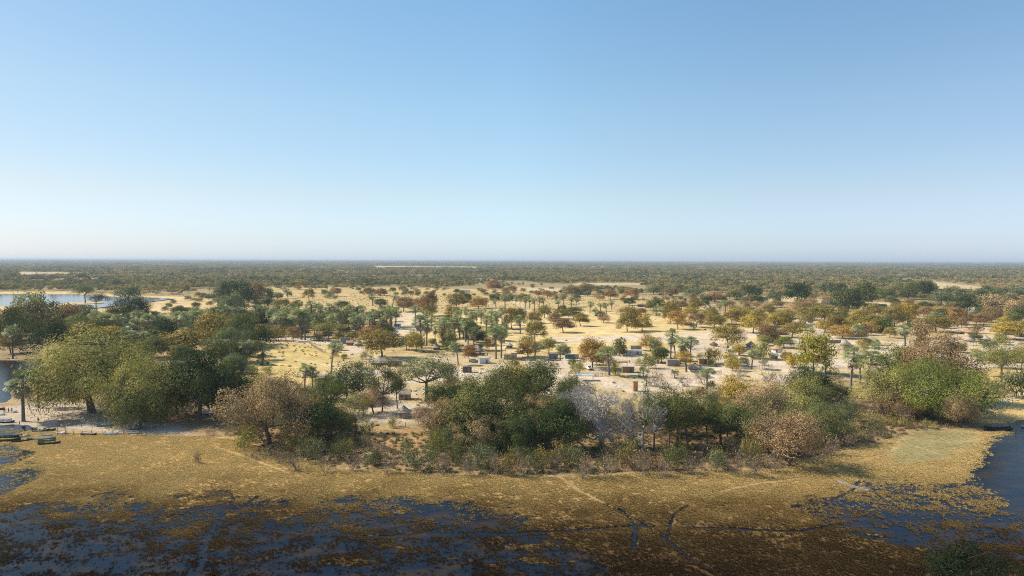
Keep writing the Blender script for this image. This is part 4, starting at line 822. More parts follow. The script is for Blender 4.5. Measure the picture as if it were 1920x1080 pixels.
# fill-ins between the listed ones: undergrowth and companions
rf = random.Random(21)
def inside(px, py, poly):
    c = False; n = len(poly)
    for i in range(n):
        (ax, ay), (bx, by) = poly[i], poly[(i + 1) % n]
        if (ay > py) != (by > py) and px < (bx - ax) * (py - ay) / (by - ay) + ax: c = not c
    return c
def fill(poly, n, kinds, tints, sz, asp=0.8, gap=0.5):
    xs = [a for a, b in poly]; ys = [b for a, b in poly]; got = []
    for _ in range(n * 30):
        if len(got) >= n: break
        x, y = rf.uniform(min(xs), max(xs)), rf.uniform(min(ys), max(ys))
        if not inside(x, y, poly): continue
        w = rf.uniform(*sz) * ppm(y)
        if 1070 < x < 1250 and 770 < y and sz[1] > 6.6: continue
        if sz[1] > 4 and any(a <= x <= b and c_ <= y <= d for a, b, c_, d in ((655, 790, 776, 858), (715, 805, 785, 882), (1575, 1640, 720, 790), (640, 740, 700, 745), (330, 480, 772, 830), (1545, 1640, 745, 800), (1080, 1240, 690, 770), (820, 960, 676, 715))): continue
        if any(abs(x - a) < (w + c) * gap and abs(y - b) < (w + c) * gap * 0.22 for a, b, c in got): continue
        got.append((x, y, w)); put(rf.choice(kinds), x, y, y - w * asp * rf.uniform(0.8, 1.2), w, rf.choice(tints))
fill([(0, 592), (180, 600), (420, 592), (490, 600), (560, 640), (500, 650), (440, 700), (330, 690), (100, 640), (0, 650)], 75, ['mid', 'bush', 'round', 'broad'], ['og', 'dg', 'ob', 'gg', 'og', 'ob'], (9, 15), 0.8, 0.42)
fill([(200, 690), (460, 690), (470, 770), (340, 770), (250, 740)], 16, ['bush', 'mid'], ['dg', 'og', 'gg'], (6, 10))
fill([(330, 562), (420, 556), (440, 575), (400, 590), (330, 592), (300, 588)], 16, ['bush', 'mid', 'bush'], ['gg', 'og', 'ob', 'tn'], (5, 10), 0.7, 0.4)
fill([(330, 600), (480, 585), (740, 585), (740, 605), (480, 620), (340, 640)], 30, ['palm', 'mid', 'bush'], ['pl', 'og', 'dg', 'ob', 'pd'], (6, 9), 1.2, 0.35)
fill([(1000, 590), (1240, 575), (1250, 600), (1020, 620)], 9, ['round', 'mid'], ['ob', 'og', 'br'], (7, 11), 0.85, 0.7)
fill([(960, 640), (1060, 655), (1300, 670), (1440, 655), (1500, 690), (1300, 700), (1000, 690)], 16, ['mid', 'palm', 'bush'], ['og', 'ob', 'pl', 'lg', 'oc'], (4.5, 8), 1.1, 0.7)
fill([(370, 556), (470, 545), (560, 560), (520, 590), (390, 598)], 14, ['mid', 'bush'], ['dg', 'og', 'gg', 'br'], (7, 12))
fill([(1330, 556), (1500, 568), (1700, 578), (1920, 582), (1920, 610), (1760, 600), (1560, 592), (1400, 582), (1320, 572)], 52, ['mid', 'bush', 'round', 'mid'], ['ob', 'og', 'dg', 'br', 'gg', 'og', 'tn'], (7, 13))
fill([(1220, 575), (1420, 590), (1600, 600), (1640, 625), (1560, 630), (1420, 610), (1250, 592)], 22, ['round', 'mid'], ['ob', 'oc', 'ob', 'dr', 'og'], (8, 13))
fill([(680, 540), (1000, 545), (1300, 560), (1250, 572), (1000, 560), (700, 556)], 30, ['bush', 'mid'], ['br', 'og', 'ob', 'gg', 'ru'], (4, 9))
fill([(560, 600), (700, 600), (745, 625), (700, 640), (560, 640)], 22, ['bush', 'mid'], ['og', 'dg', 'ob'], (5, 9))
fill([(790, 590), (950, 600), (950, 655), (850, 660), (790, 640)], 14, ['bush', 'mid', 'round'], ['og', 'dg', 'ob'], (5, 9))
fill([(480, 600), (740, 600), (740, 628), (480, 632)], 44, ['palm'], ['pl', 'pl', 'pd'], (5.5, 7.5), 1.9, 0.3)
fill([(770, 600), (950, 595), (960, 640), (945, 665), (800, 650)], 24, ['palm'], ['pl', 'pd'], (5, 7), 2.0, 0.3)
fill([(180, 615), (400, 608), (440, 622), (380, 640), (190, 645)], 18, ['palm'], ['pl', 'pl', 'pd'], (5.5, 7.5), 1.5, 0.3)
fill([(820, 800), (1080, 800), (1090, 850), (850, 850)], 10, ['bush', 'tan'], ['dg', 'og', 'gg'], (4, 7))
fill([(520, 790), (700, 790), (1000, 850), (1400, 845), (1600, 810), (1620, 825), (1400, 872), (1000, 885), (640, 872), (520, 840)], 60, ['leafy', 'leafy', 'twiggy'], ['gg', 'ob', 'og', 'br', 'tn'], (4, 6.5))
fill([(1120, 760), (1330, 750), (1600, 760), (1640, 800), (1400, 840), (1130, 830)], 26, ['leafy', 'twiggy', 'leafy'], ['gg', 'ob', 'lg', 'br'], (4, 6.5))
fill([(1830, 690), (1930, 690), (1930, 640), (1860, 640)], 6, ['bush', 'tan'], ['lg', 'gg', 'tn'], (6, 10))
fill([(480, 532), (900, 536), (1340, 548), (1340, 575), (1000, 560), (700, 558), (480, 560)], 75, ['bush', 'mid', 'bush', 'round'], ['br', 'og', 'ob', 'gg', 'dg', 'tn'], (4, 10), 0.75, 0.45)
fill([(440, 745), (700, 770), (900, 800), (1180, 790), (1400, 775), (1640, 745), (1640, 800), (1450, 848), (1180, 850), (820, 845), (560, 815)], 46, ['broad', 'airy', 'airy', 'broad', 'airy', 'tan'], ['og', 'dg', 'gg', 'tn', 'ob', 'og', 'br'], (7, 13), 0.95, 0.40)
fill([(640, 665), (1100, 690), (1400, 720), (1640, 690), (1640, 740), (1300, 760), (900, 740), (640, 700)], 34, ['leafy', 'twiggy', 'bush', 'leafy'], ['lg', 'gg', 'og', 'br', 'yg', 'tn'], (3, 6), 0.8, 0.6)
fill([(700, 640), (1040, 660), (1240, 668), (1500, 640), (1640, 640), (1920, 640), (1920, 690), (1700, 680), (1400, 690), (900, 690)], 34, ['leafy', 'mid', 'bush', 'mid'], ['og', 'gg', 'ob', 'lg', 'oc'], (3.5, 7), 0.85, 0.6)
fill([(1440, 596), (1640, 590), (1920, 600), (1920, 640), (1640, 640), (1520, 620)], 30, ['round', 'mid', 'bush'], ['ob', 'og', 'oc', 'br', 'gg'], (6, 12), 0.85, 0.5)
fill([(380, 560), (560, 575), (560, 600), (380, 600)], 14, ['mid', 'bush', 'palm'], ['gg', 'og', 'pd'], (6, 10), 0.9, 0.5)
# the nearest of the woodland trees
r5 = random.Random(11)
for i, (x, y) in enumerate(SINGLES):
    tm, cm, W0, H0 = (PROTO['mid'] + PROTO['bush'])[r5.randrange(7)]
    o = thing('woodland_tree', 'small bushy tree among many alike at the near edge of the far woodland', 'tree', (x, y, gz(x, y)), r5.uniform(0, 6.28), 'trees along the near edge of the far woodland')
    s = r5.uniform(0.75, 1.15); o.scale = (s, s, s * r5.uniform(0.75, 1.05)); c = TINT[r5.choice(['dg', 'og', 'gg', 'gg', 'og', 'ob', 'br', 'tn', 'gg'])][0]
    link('trunk', tm, o); q = link('crown', cm, o); q.color = (*c, 1)

# ------------------------------------------------------------------ huts, sheds, shelters
LAND = []      # landmarks for labels
def hut_base(name, px, py, label, cat, depth, rz=0.0, mark=None):
    p = place(px, py); y = p.y + depth / 2; k = y / p.y
    q = (p.x * k, y, gz(p.x * k, y)); LAND.append((q[0], q[1], mark)) if mark else None
    return thing(name, label, cat, q, rz)
def round_hut(px, py, w, label, roof='thatch_grey', wall='mud_wall', wh=1.7, rr=0.55, mark=None, door=True, walls=True, squat=1.0, seed=0):
    s = ppm(py); R = w / s / 2; o = hut_base('round_hut', px, py, label, 'hut', R * 1.6, 0, mark); rg_ = np.random.default_rng(int(px))
    rz = random.Random(int(px)).uniform(-0.9, 0.5); o.rotation_euler.z = rz
    rw = R * 0.78
    if walls:
        mb = MB(); n = 32; a0 = -math.pi / 2; dw = 0.45 / rw
        ang = np.linspace(a0 + dw, a0 + 2 * math.pi - dw, n)
        for r_ in (rw, rw - 0.12):
            V = [[r_ * math.cos(a), r_ * math.sin(a), z] for z in (-0.3, wh) for a in ang]; mb.add(V, [[i, i + 1, n + i + 1, n + i] if r_ == rw else [i + 1, i, n + i, n + i + 1] for i in range(n - 1)])
        mb.tube([[rw * math.cos(a), rw * math.sin(a), wh] for a in np.linspace(0, 6.283, 25)], 0.07, 4, cap=False)
        mb.obj('wall', wall, o, True)
        db = MB(); db.box((0, -rw * math.cos(dw) + 0.03, (wh - 0.05) / 2), (0.84, 0.05, wh - 0.1)); db.obj('door', 'brown_wall', o)
    else:
        for j in range(8):
            a = j * math.pi / 4 + 0.2; pb = MB(); pb.tube([[rw * math.cos(a), rw * math.sin(a), -0.3], [rw * math.cos(a), rw * math.sin(a), wh]], 0.08, 6); pb.obj('post', 'wood_post', o)
        fb = MB(); fb.cone((0, 0, 0.0), rw * 0.99, rw * 0.98, wh * 0.5, 30, rng=rg_, jit=0.03); fb.obj('half_wall', 'reed_grey' if wall != 'white_wall' else 'white_wall', o)
    rh = R * rr * 1.15 * squat; rb = MB(); rb.cone((0, 0, wh - (R - rw) * rh / R), R, 0.10, rh, 40, jit=0.05 * R / 2, rng=rg_, rings=7); rb.cone((0, 0, wh - (R - rw) * rh / R - 0.18), R * 0.97, 0.1, rh * 0.98, 40, rings=1)
    r_ = rb.obj('roof', roof, o, True); cb = MB(); cb.cone((0, 0, wh - (R - rw) * rh / R + rh * 0.86), R * 0.17, 0.03, rh * 0.24, 14, jit=0.02, rng=rg_, rings=2); cb.obj('ridge_cap', 'thatch_dark', r_)
    return o
def box_hut(px, py, w, label, wall='grey_wall', roof='tin_pale', h=2.2, d=3.2, rz=0.0, door='brown_wall', window=True, mark=None, slope=0.35, porch=False, name='shed', cat='shed', over=0.3):
    s = ppm(py); W = w / s / (abs(math.cos(rz)) + 0.35 * abs(math.sin(rz))); o = hut_base(name, px, py, label, cat, d, rz, mark)
    hf, hb = h + slope / 2, h - slope / 2; x, y = W / 2, d / 2; dx = W * 0.22; dwid, dh = min(0.42, W * .2), min(1.9, h - 0.15)
    mb = MB(); e = 0.0
    # front wall with a door opening, then the others
    def pan(a, b, z0a, z1a, z0b, z1b):
        mb.add([[a[0], a[1], z0a], [b[0], b[1], z0b], [b[0], b[1], z1b], [a[0], a[1], z1a]], [[0, 1, 2, 3]])
    pan((-x, -y), (dx - dwid, -y), -0.3, hf, -0.3, hf); pan((dx + dwid, -y), (x, -y), -0.3, hf, -0.3, hf); pan((dx - dwid, -y), (dx + dwid, -y), dh, hf, dh, hf)
    pan((x, -y), (x, y), -0.3, hf, -0.3, hb); pan((x, y), (-x, y), -0.3, hb, -0.3, hb); pan((-x, y), (-x, -y), -0.3, hb, -0.3, hf)
    for sx in (-1, 1):
        for sy, hh in ((-1, hf), (1, hb)): mb.box((sx * x, sy * y, hh / 2 - 0.15), (0.09, 0.09, hh + 0.3))
    mb.obj('wall', wall, o)
    db = MB(); db.box((dx, -y + 0.06, dh / 2), (dwid * 2 - 0.02, 0.05, dh - 0.04)); dr = db.obj('door', door, o); hb_ = MB(); hb_.box((dx - dwid * 0.7, -y + 0.02, dh * 0.5), (0.05, 0.06, 0.14)); hb_.obj('handle', 'rim', dr)
    if window:
        wb_ = MB(); wx = -W * 0.22; wb_.box((wx, -y - 0.02, h * 0.62), (0.7, 0.06, 0.55)); wn_ = wb_.obj('window', 'wood_post', o); gb = MB(); gb.box((wx, -y - 0.055, h * 0.62), (0.58, 0.02, 0.43)); gb.obj('pane', 'glass_dark', wn_)
    if roof.startswith('thatch') or roof == 'straw':
        rb = MB(); ov = 0.5; n = 14; rh = d * 0.38
        for sg in (-1, 1):
            V = []; rq = np.random.default_rng(int(px))
            for i in range(6):
                t_ = i / 5
                for j in range(n + 1): V.append([-x - ov + (W + 2 * ov) * j / n, sg * (y + ov) * (1 - t_), h - 0.2 + (rh + 0.2) * t_ + rq.uniform(-.05, .05)])
            rb.add(V, [[i * (n + 1) + j, i * (n + 1) + j + 1, (i + 1) * (n + 1) + j + 1, (i + 1) * (n + 1) + j] for i in range(5) for j in range(n)])
            rb.add([[sg * x, -y, h], [sg * x, y, h], [sg * x, 0, h + rh - 0.1]], None, [[0, 1, 2]])
        rb.obj('roof', roof, o)
    else:
        rb = MB(); n = int(max(8, W / 0.25)); V = []; xo, yo = x + over, y + over; kx = 2 * xo / (2 * n)
        for row, (yy, zz) in enumerate(((-yo, hf + slope * over / d), (yo, hb - slope * over / d))):
            for j in range(2 * n + 1): V.append([-xo + kx * j, yy, zz + 0.07 + (0.03 if j % 2 else -0.03)])
        m_ = 2 * n + 1; V += [[v[0], v[1], v[2] - 0.04] for v in V]
        Q = [[j, j + 1, m_ + j + 1, m_ + j] for j in range(2 * n)] + [[2 * m_ + j + 1, 2 * m_ + j, 3 * m_ + j, 3 * m_ + j + 1] for j in range(2 * n)] + [[j + 1, j, 2 * m_ + j, 2 * m_ + j + 1] for j in range(2 * n)]
        rb.add(V, Q); rb.obj('roof', roof, o)
    if porch:
        pb = MB(); pb.box((W * 0.22, -y - 1.1, h - 0.1), (W * 0.62, 2.0, 0.05)); pr_ = pb.obj('porch_roof', roof, o)
        for xx in (W * 0.22 - W * 0.29, W * 0.22 + W * 0.29): qb = MB(); qb.tube([[xx, -y - 2.0, -0.3], [xx, -y - 2.0, h - 0.14]], 0.06, 6); qb.obj('post', 'white_paint', o)
    return o
def shelter(px, py, w, label, roof='thatch_dark', h=2.1, d=3.0, mark=None, name='shelter'):
    s = ppm(py); W = w / s; o = hut_base(name, px, py, label, 'shelter', d, 0, mark); rq = np.random.default_rng(int(px))
    for sx in (-1, 1):
        for sy in (-1, 1): pb = MB(); pb.tube([[sx * (W / 2 - .2), sy * (d / 2 - .2), -0.3], [sx * (W / 2 - .2) + .04, sy * (d / 2 - .2), h]], 0.07, 6); pb.obj('post', 'wood_post', o)
    rb = MB(); n = 10; V = [[-W / 2 + W * i / n, -d / 2 + d * j / n, h + 0.05 + (0.28 * math.sin(math.pi * j / n) + rq.uniform(-.05, .05) if 'tin' not in roof else 0.1 * j / n)] for j in range(n + 1) for i in range(n + 1)]
    V += [[v[0], v[1], v[2] - 0.12] for v in V]; m_ = n + 1; q = m_ * m_
    Q = [[j * m_ + i, j * m_ + i + 1, (j + 1) * m_ + i + 1, (j + 1) * m_ + i] for j in range(n) for i in range(n)]; Q += [[q + a[3], q + a[2], q + a[1], q + a[0]] for a in Q]
    for i in range(n): Q += [[i + 1, i, q + i, q + i + 1], [n * m_ + i, n * m_ + i + 1, q + n * m_ + i + 1, q + n * m_ + i], [i * m_, (i + 1) * m_, q + (i + 1) * m_, q + i * m_], [(i + 1) * m_ + n, i * m_ + n, q + i * m_ + n, q + (i + 1) * m_ + n]]
    rb.add(V, Q); rb.obj('roof', roof, o); return o
def straw_dome(px, py, w, label, mat='straw'):
    s = ppm(py); R = w / s / 2; o = hut_base('straw_hut', px, py, label, 'hut', R * 2); rq = np.random.default_rng(int(px)); mb = MB(); n = 26; V = []; m_ = 8
    for i in range(m_ + 1):
        t_ = i / m_ * math.pi / 2
        for j in range(n): a = j * 6.28318 / n; q = 1 + rq.uniform(-.05, .05); V.append([R * math.cos(t_) * math.cos(a) * q, R * 0.8 * math.cos(t_) * math.sin(a) * q, -0.1 + 2.3 * math.sin(t_) * q])
    Q = [[i * n + j, i * n + (j + 1) % n, (i + 1) * n + (j + 1) % n, (i + 1) * n + j] for i in range(m_) for j in range(n) if not (i < 4 and j in (19, 20))]
    mb.add(V, Q); mb.obj('shell', mat, o); rb = MB(); rb.cone((0, 0, 1.3), R * 0.9, 0.15, 1.25, n, jit=0.06, rng=rq, rings=4); rb.obj('roof', 'thatch_grey', o); return o

round_hut(757, 784, 31, 'round tan walled hut with grey conical thatch nearest the wooded shore', wh=2.3, rr=0.62, mark='the nearest round hut')
box_hut(759, 749, 20, 'small tan hut with grey thatch roof behind the nearest round hut', 'mud_wall', 'thatch_grey', 2.3, 3.4, mark='the small thatched tan hut')
box_hut(669, 766, 14, 'low shed with pale blue tin roof hidden left of the nearest round hut', 'grey_wall', 'tin_blue', 2.0, 2.6)
round_hut(712, 684, 42, 'large round hut with broad grey thatch below the big olive brown tree', 'thatch_grey', 'mud_wall', 1.7, 0.42, mark='the large grey thatch')
box_hut(741, 686, 24, 'long brown-walled shed joined right of the large round grey thatch hut', 'brown_wall', 'tin_grey', 2.2, 4.0, window=False)
box_hut(648, 644, 15, 'blue grey box shed among the huts left of the rust coloured tree', 'blue_wall', 'tin_grey', 3.2, 3.5, window=False, mark='the blue grey shed')
box_hut(656, 647, 10, 'small brown box shed beside the green-topped round hut', 'brown_wall', 'thatch_orange', 1.8, 2.5, window=False)
round_hut(673, 649, 18, 'round hut whose conical roof has a green top', 'thatch_grey', 'brown_wall', 1.8, 0.6)
rb = MB(); rb.cone((0, 0, 0), 1.5, 0.05, 1.1, 20, rings=2)
LASTG = [o for o in COL.objects if o.get('label') == 'round hut whose conical roof has a green top'][0]
gcap = rb.obj('roof_cover', 'green_paint', LASTG, True); rr_ = 18 / ppm(649) / 2; gcap.location = (0, 0, 1.8 + rr_ * 0.6 * 1.15 * (1 - 1.5 / rr_) - (rr_ * .22) * .69 + 0.22)
box_hut(632, 657, 17, 'pale walled shed with thatch behind the tall lone palm', 'grey_wall', 'thatch_grey', 2.6, 3.4)
shelter(625, 641, 16, 'dark open shelter left of the blue grey shed')
round_hut(818, 656, 18, 'small round hut with pointed grey thatch under the village palms', 'thatch_grey', 'brown_wall', 1.9, 0.75)
shelter(800, 660, 20, 'low dark shelter left of the pointed thatch hut under palms')
round_hut(876, 652, 13, 'tiny pale thatched hut behind the small rust red tree', 'thatch_pale', 'mud_wall')
round_hut(897, 659, 18, 'steep grey thatched hut right behind the small rust red tree', 'thatch_grey', 'mud_wall', 1.3, 0.95)
box_hut(907, 681, 21, 'white box hut with flat pale blue roof', 'white_wall', 'tin_white', 2.7, 3.0, 0.3, window=False, mark='the white box hut')
box_hut(957, 673, 24, 'mud-walled shed with flat pale roof below the village palms', 'mud_wall', 'tin_white', 2.3, 3.0, mark='the mud-walled shed')
shelter(959, 663, 24, 'dark thatched shelter behind the mud-walled shed', 'thatch_dark', 2.6, 4.0)
round_hut(955, 652, 15, 'pale thatched hut behind the dark thatched shelter', 'thatch_pale', 'dark_wall')
box_hut(876, 698, 16, 'dark timber shed at the top edge of the wooded shore', 'dark_wall', 'tin_pale', 2.6, 3.0, window=False)
box_hut(1037, 672, 17, 'dark grey shed with thin pale tin roof right of the orange brown tree', 'grey_wall', 'tin_pale', 2.3, 3.0, window=False, mark='the dark grey shed')
box_hut(1072, 672, 25, 'dark teal walled shed with pale roof left of the golden orange tree', 'teal_wall', 'tin_pale', 2.1, 3.2, mark='the teal shed')
box_hut(1187, 665, 32, 'long whitewashed house with shiny tin roof and porch at the field edge', 'white_wall', 'tin_white', 2.4, 3.6, 0.12, mark='the long white house', porch=True, name='house', cat='house')
box_hut(1192, 657, 20, 'grey tin roofed shed directly behind the long whitewashed house', 'grey_wall', 'tin_grey', 2.6, 2.6, window=False)
box_hut(1159, 662, 9, 'orange brown hut at the left end of the white house yard', 'orange_wall', 'thatch_orange', 2.0, 2.4, window=False)
box_hut(1177, 698, 22, 'brown shed with green door and white tin roof', 'brown_wall', 'tin_white', 2.6, 3.0, window=False, door='green_paint', mark='the green-doored shed')
shelter(1168, 688, 18, 'dark brush shelter behind the green-doored brown shed', 'thatch_dark', 2.2, 3.0)
shelter(1097, 714, 33, 'open carport with pale blue tin roof at the wooded shore edge', 'tin_blue', 2.4, 4.0, mark='the blue roofed carport')
box_hut(1231, 681, 10, 'tiny white outhouse below the small palm left of the group', 'white_wall', 'tin_pale', 2.0, 1.5, window=False, name='outhouse', cat='outhouse')
box_hut(1262, 686, 24, 'grey corrugated shed below the tall palm group', 'grey_wall', 'tin_pale', 3.0, 3.0, window=False, mark='the corrugated shed')
round_hut(1303, 697, 32, 'wide grey thatched hut with white lower wall below the palm group', 'thatch_grey', 'white_wall', 1.9, 0.5, walls=False, mark='the wide white-based thatch')
box_hut(1317, 682, 15, 'low orange brown block hut behind the wide white-based thatch', 'orange_wall', 'tin_grey', 2.2, 2.6, window=False)
box_hut(1191, 733, 8, 'tall yellow mud outhouse pillar behind the leafless tree', 'orange_wall', 'tin_grey', 3.6, 1.6, window=False, name='outhouse', cat='outhouse')
round_hut(1338, 649, 17, 'low dark thatched hut left of the fenced yards', 'thatch_dark', 'mud_wall', 1.4, 0.5)
round_hut(1373, 660, 20, 'pale thatched hut with straw sides inside the fenced yard', 'thatch_pale', 'straw', 1.7, 0.7)
round_hut(1408, 653, 22, 'open-sided dark hut with grey cone roof inside the fenced yard', 'thatch_grey', 'dark_wall', 2.2, 0.55, walls=False, mark='the open-sided hut')
round_hut(1420, 660, 19, 'grey thatched hut right of the open-sided dark hut', 'thatch_grey', 'mud_wall', 1.4, 0.65)
round_hut(1457, 661, 25, 'orange thatched hut with white wall in the right village', 'thatch_orange', 'white_wall', 2.5, 0.55, mark='the orange thatched hut')
box_hut(1450, 673, 13, 'tan mud block wall hut below the orange thatched hut', 'mud_wall', 'thatch_pale', 2.0, 2.4, window=False)
round_hut(1471, 672, 22, 'grey cone thatched hut in front of the orange thatched hut', 'thatch_grey', 'mud_wall', 2.1, 0.75)
round_hut(1492, 675, 26, 'low wide grey thatched hut left of the straw huts', 'thatch_grey', 'dark_wall', 1.5, 0.55)
straw_dome(1510, 677, 16, 'tan straw hut beside the domed grey straw hut')
straw_dome(1530, 678, 21, 'domed grey straw hut rightmost of the row', 'reed_grey')
box_hut(1453, 640, 26, 'tan gable roofed house behind the bright green bushy tree', 'brown_wall', 'thatch_orange', 2.2, 5.0, 0.9)
box_hut(1466, 628, 16, 'brown thatched house above the tan gable roofed house', 'brown_wall', 'thatch_pale', 2.2, 4.0)
round_hut(1392, 688, 28, 'low grey thatched hut behind the front stake fence', 'thatch_grey', 'white_wall', 1.5, 0.45, walls=False)
box_hut(1514, 613, 16, 'white box house on the pale slope in the right village', 'white_wall', 'tin_pale', 2.6, 4.0, 0.4, mark='the white box house')
round_hut(1492, 588, 12, 'left small thatched hut far up the pale slope', 'thatch_grey', 'dark_wall'); round_hut(1514, 592, 13, 'right small thatched hut far up the pale slope', 'thatch_grey', 'mud_wall', 1.5, 0.8)
round_hut(1543, 611, 13, 'thatched hut under the olive tree on the pale slope', 'thatch_pale', 'mud_wall')
box_hut(1330, 577, 5, 'tiny white outhouse beyond the far trees', 'white_wall', 'tin_pale', 2.3, 2.0, window=False, name='outhouse', cat='outhouse')
box_hut(1203, 575, 15, 'dark shed with pale roof beyond the yellow field', 'dark_wall', 'tin_pale', 2.4, 4.0)
round_hut(1645, 621, 13, 'left dark hut below the olive brown tree in the far right', 'thatch_dark', 'dark_wall'); round_hut(1658, 623, 16, 'dark hut with bluish grey thatch in the far right', 'thatch_grey', 'dark_wall', 2.1, 0.6)
round_hut(1585, 648, 22, 'pale grey thatched hut left of the long-skirted far palm', 'thatch_grey', 'mud_wall', 1.4, 0.7); box_hut(1562, 643, 24, 'flat pale roofed shed right of the yellow green tree', 'grey_wall', 'tin_white', 2.0, 4.0)
box_hut(1624, 647, 20, 'small gabled thatch hut beside the bushy low palm', 'mud_wall', 'thatch_grey', 2.0, 4.0, 0.6)
round_hut(1716, 629, 22, 'brown thatched hut right of the lone track palm', 'thatch_grey', 'dark_wall', 2.0, 0.5); shelter(1716, 639, 18, 'low white-edged shelter below the hut right of the track palm', 'thatch_pale', 1.8, 3.0)
round_hut(1816, 627, 25, 'orange topped hut with greenish white walls in the far right', 'thatch_orange', 'white_wall', 2.2, 0.5, mark='the greenish white hut')
round_hut(1797, 626, 16, 'flat grey shelter hut left of the greenish white walled hut', 'thatch_grey', 'dark_wall', 1.7, 0.4); round_hut(1817, 641, 20, 'grey thatched hut below the greenish white walled hut', 'thatch_grey', 'mud_wall', 1.6, 0.6)
round_hut(1836, 634, 16, 'dark doored thatched hut in the far right cluster', 'thatch_grey', 'dark_wall'); round_hut(1848, 639, 20, 'pale cone thatched hut at the right of the far right cluster', 'thatch_pale', 'mud_wall', 1.6, 0.6)
shelter(1822, 648, 14, 'small dark shelter on pale sand in the far right'); box_hut(1914, 632, 14, 'shed at the very right edge of the village', 'dark_wall', 'tin_pale', 2.4, 4.0)
box_hut(868, 548, 26, 'long far white building with pale roof beyond the straw plain', 'white_wall', 'tin_white', 3.5, 12.0, name='building', cat='building'); box_hut(745, 613, 12, 'white flat roofed hut beside the sandy village street', 'white_wall', 'tin_white', 2.4, 3.6)
box_hut(1034, 541, 10, 'far small shed on the straw plain edge', 'grey_wall', 'tin_pale', 3.0, 6.0, window=False); shelter(968, 624, 14, 'dark low shelter at the left edge of the yellow field'); box_hut(1372, 612, 14, 'grey shed shaded under the brown field-edge trees', 'dark_wall', 'tin_pale', 2.2, 4.0, window=False)
box_hut(1290, 610, 13, 'small dark shed under the orange field-edge tree', 'dark_wall', 'tin_grey', 2.2, 3.0, window=False); round_hut(640, 632, 16, 'brown thatched hut behind the blue grey shed', 'thatch_orange', 'mud_wall', 1.9, 0.5)
shelter(700, 735, 14, 'small pole shelter behind the narrow airy tree', 'thatch_grey', 2.2, 2.5); box_hut(858, 772, 16, 'half hidden brown shed behind the large olive green tree', 'brown_wall', 'tin_grey', 2.0, 2.6, window=False)

# ------------------------------------------------------------------ fences and frames
def stake_fence(pts, label, mat='reed_grey', h=1.5, gap=0.16, name='stake_fence', rails=True):
    W = [place(*p) for p in pts]; o = thing(name, label, 'fence', W[0]); r_ = random.Random(int(pts[0][0])); mb = MB(); rl = MB()
    for a, b in zip(W, W[1:]):
        L = (b - a).length; n = max(2, int(L / gap))
        for i in range(n):
            p = a.lerp(b, (i + r_.uniform(-.4, .4)) / n) - W[0]; hh = h * r_.uniform(0.6, 1.15)
            if r_.random() < 0.06: continue
            mb.tube([[p.x, p.y, -0.3], [p.x + r_.uniform(-.12, .12), p.y + r_.uniform(-.08, .08), hh]], r_.uniform(0.03, 0.055), 4)
        q0, q1 = a - W[0], b - W[0]; rl.tube([[q0.x, q0.y - 0.06, h * 0.6], [q1.x, q1.y - 0.06, h * 0.62]], 0.03, 4)
    mb.obj('stakes', mat, o)
    if rails: rl.obj('rail', 'wood_post', o)
    return o
def post_fence(pts, label, gap=4.0, h=1.4, mat='wood_post', rails=(0.5, 0.95)):
    W = [place(*p) for p in pts]; o = thing('post_fence', label, 'fence', W[0]); r_ = random.Random(int(pts[0][0])); wi = MB(); cnt = 0
    for a, b in zip(W, W[1:]):
        n = max(1, int((b - a).length / gap))
        for i in range(n + 1):
            if cnt > 60: break
            p = a.lerp(b, i / n) - W[0]; mb = MB(); mb.tube([[p.x, p.y, -0.4], [p.x + r_.uniform(-.06, .06), p.y, h * r_.uniform(0.85, 1.12)]], 0.06, 5); mb.obj('post', mat, o); cnt += 1
        q0, q1 = a - W[0], b - W[0]
        for z in rails: wi.tube([[q0.x, q0.y, h * z], [q1.x, q1.y, h * z]], 0.015, 3)
    wi.obj('wire', 'rim', o); return o
stake_fence([(1345, 685), (1368, 686), (1395, 690), (1430, 690), (1450, 688)], 'long grey stake fence at the front of the right-hand village', h=2.0, gap=0.22)
stake_fence([(1305, 658), (1310, 656), (1360, 658), (1385, 655)], 'grey stake fence behind the pale thatched yard hut', h=1.8, gap=0.3)
stake_fence([(1306, 669), (1340, 670), (1352, 671), (1384, 668)], 'thin grey stake fence in front of the pale thatched yard hut', h=1.5, gap=0.35)
stake_fence([(1384, 667), (1392, 662), (1404, 663)], 'short stake fence joining the open-sided hut yard', h=1.7, gap=0.2)
stake_fence([(1430, 648), (1452, 650), (1480, 652), (1500, 651)], 'grey stake fence behind the orange thatched hut', h=1.6, gap=0.3)
stake_fence([(1162, 662), (1172, 664), (1176, 665)], 'short brown reed fence left of the long whitewashed house', 'reed_tan', 1.8, 0.14)
stake_fence([(1112, 706), (1134, 704), (1140, 706)], 'tan reed screen right of the blue roofed carport', 'reed_tan', 1.9, 0.16)
stake_fence([(577, 641), (590, 652), (604, 660), (612, 662)], 'brown brush fence at the edge of the straw clearing', 'reed_tan', 1.6, 0.2)
stake_fence([(1345, 700), (1352, 698)], 'broken pale stake fence near the bushy grey palm', h=1.5, gap=0.4)
stake_fence([(1540, 679), (1560, 690), (1585, 690)], 'low brown fence right of the domed straw hut', 'reed_tan', 0.9, 0.3)
post_fence([(730, 797), (760, 800), (785, 799)], 'post fence in front of the nearest round hut', 3.0, 1.6)
post_fence([(1010, 690), (1075, 681), (1120, 676)], 'wire fence with thin posts in front of the teal shed', 6.0)
post_fence([(905, 672), (935, 673), (945, 675)], 'wire fence between the white box hut and the mud-walled shed', 3.5)
post_fence([(1290, 655), (1420, 640), (1440, 636)], 'wire fence along the edge of the yellow field', 7.0)
post_fence([(1465, 648), (1500, 656), (1540, 660)], 'wire fence beside the yellow green tree yard', 5.0)
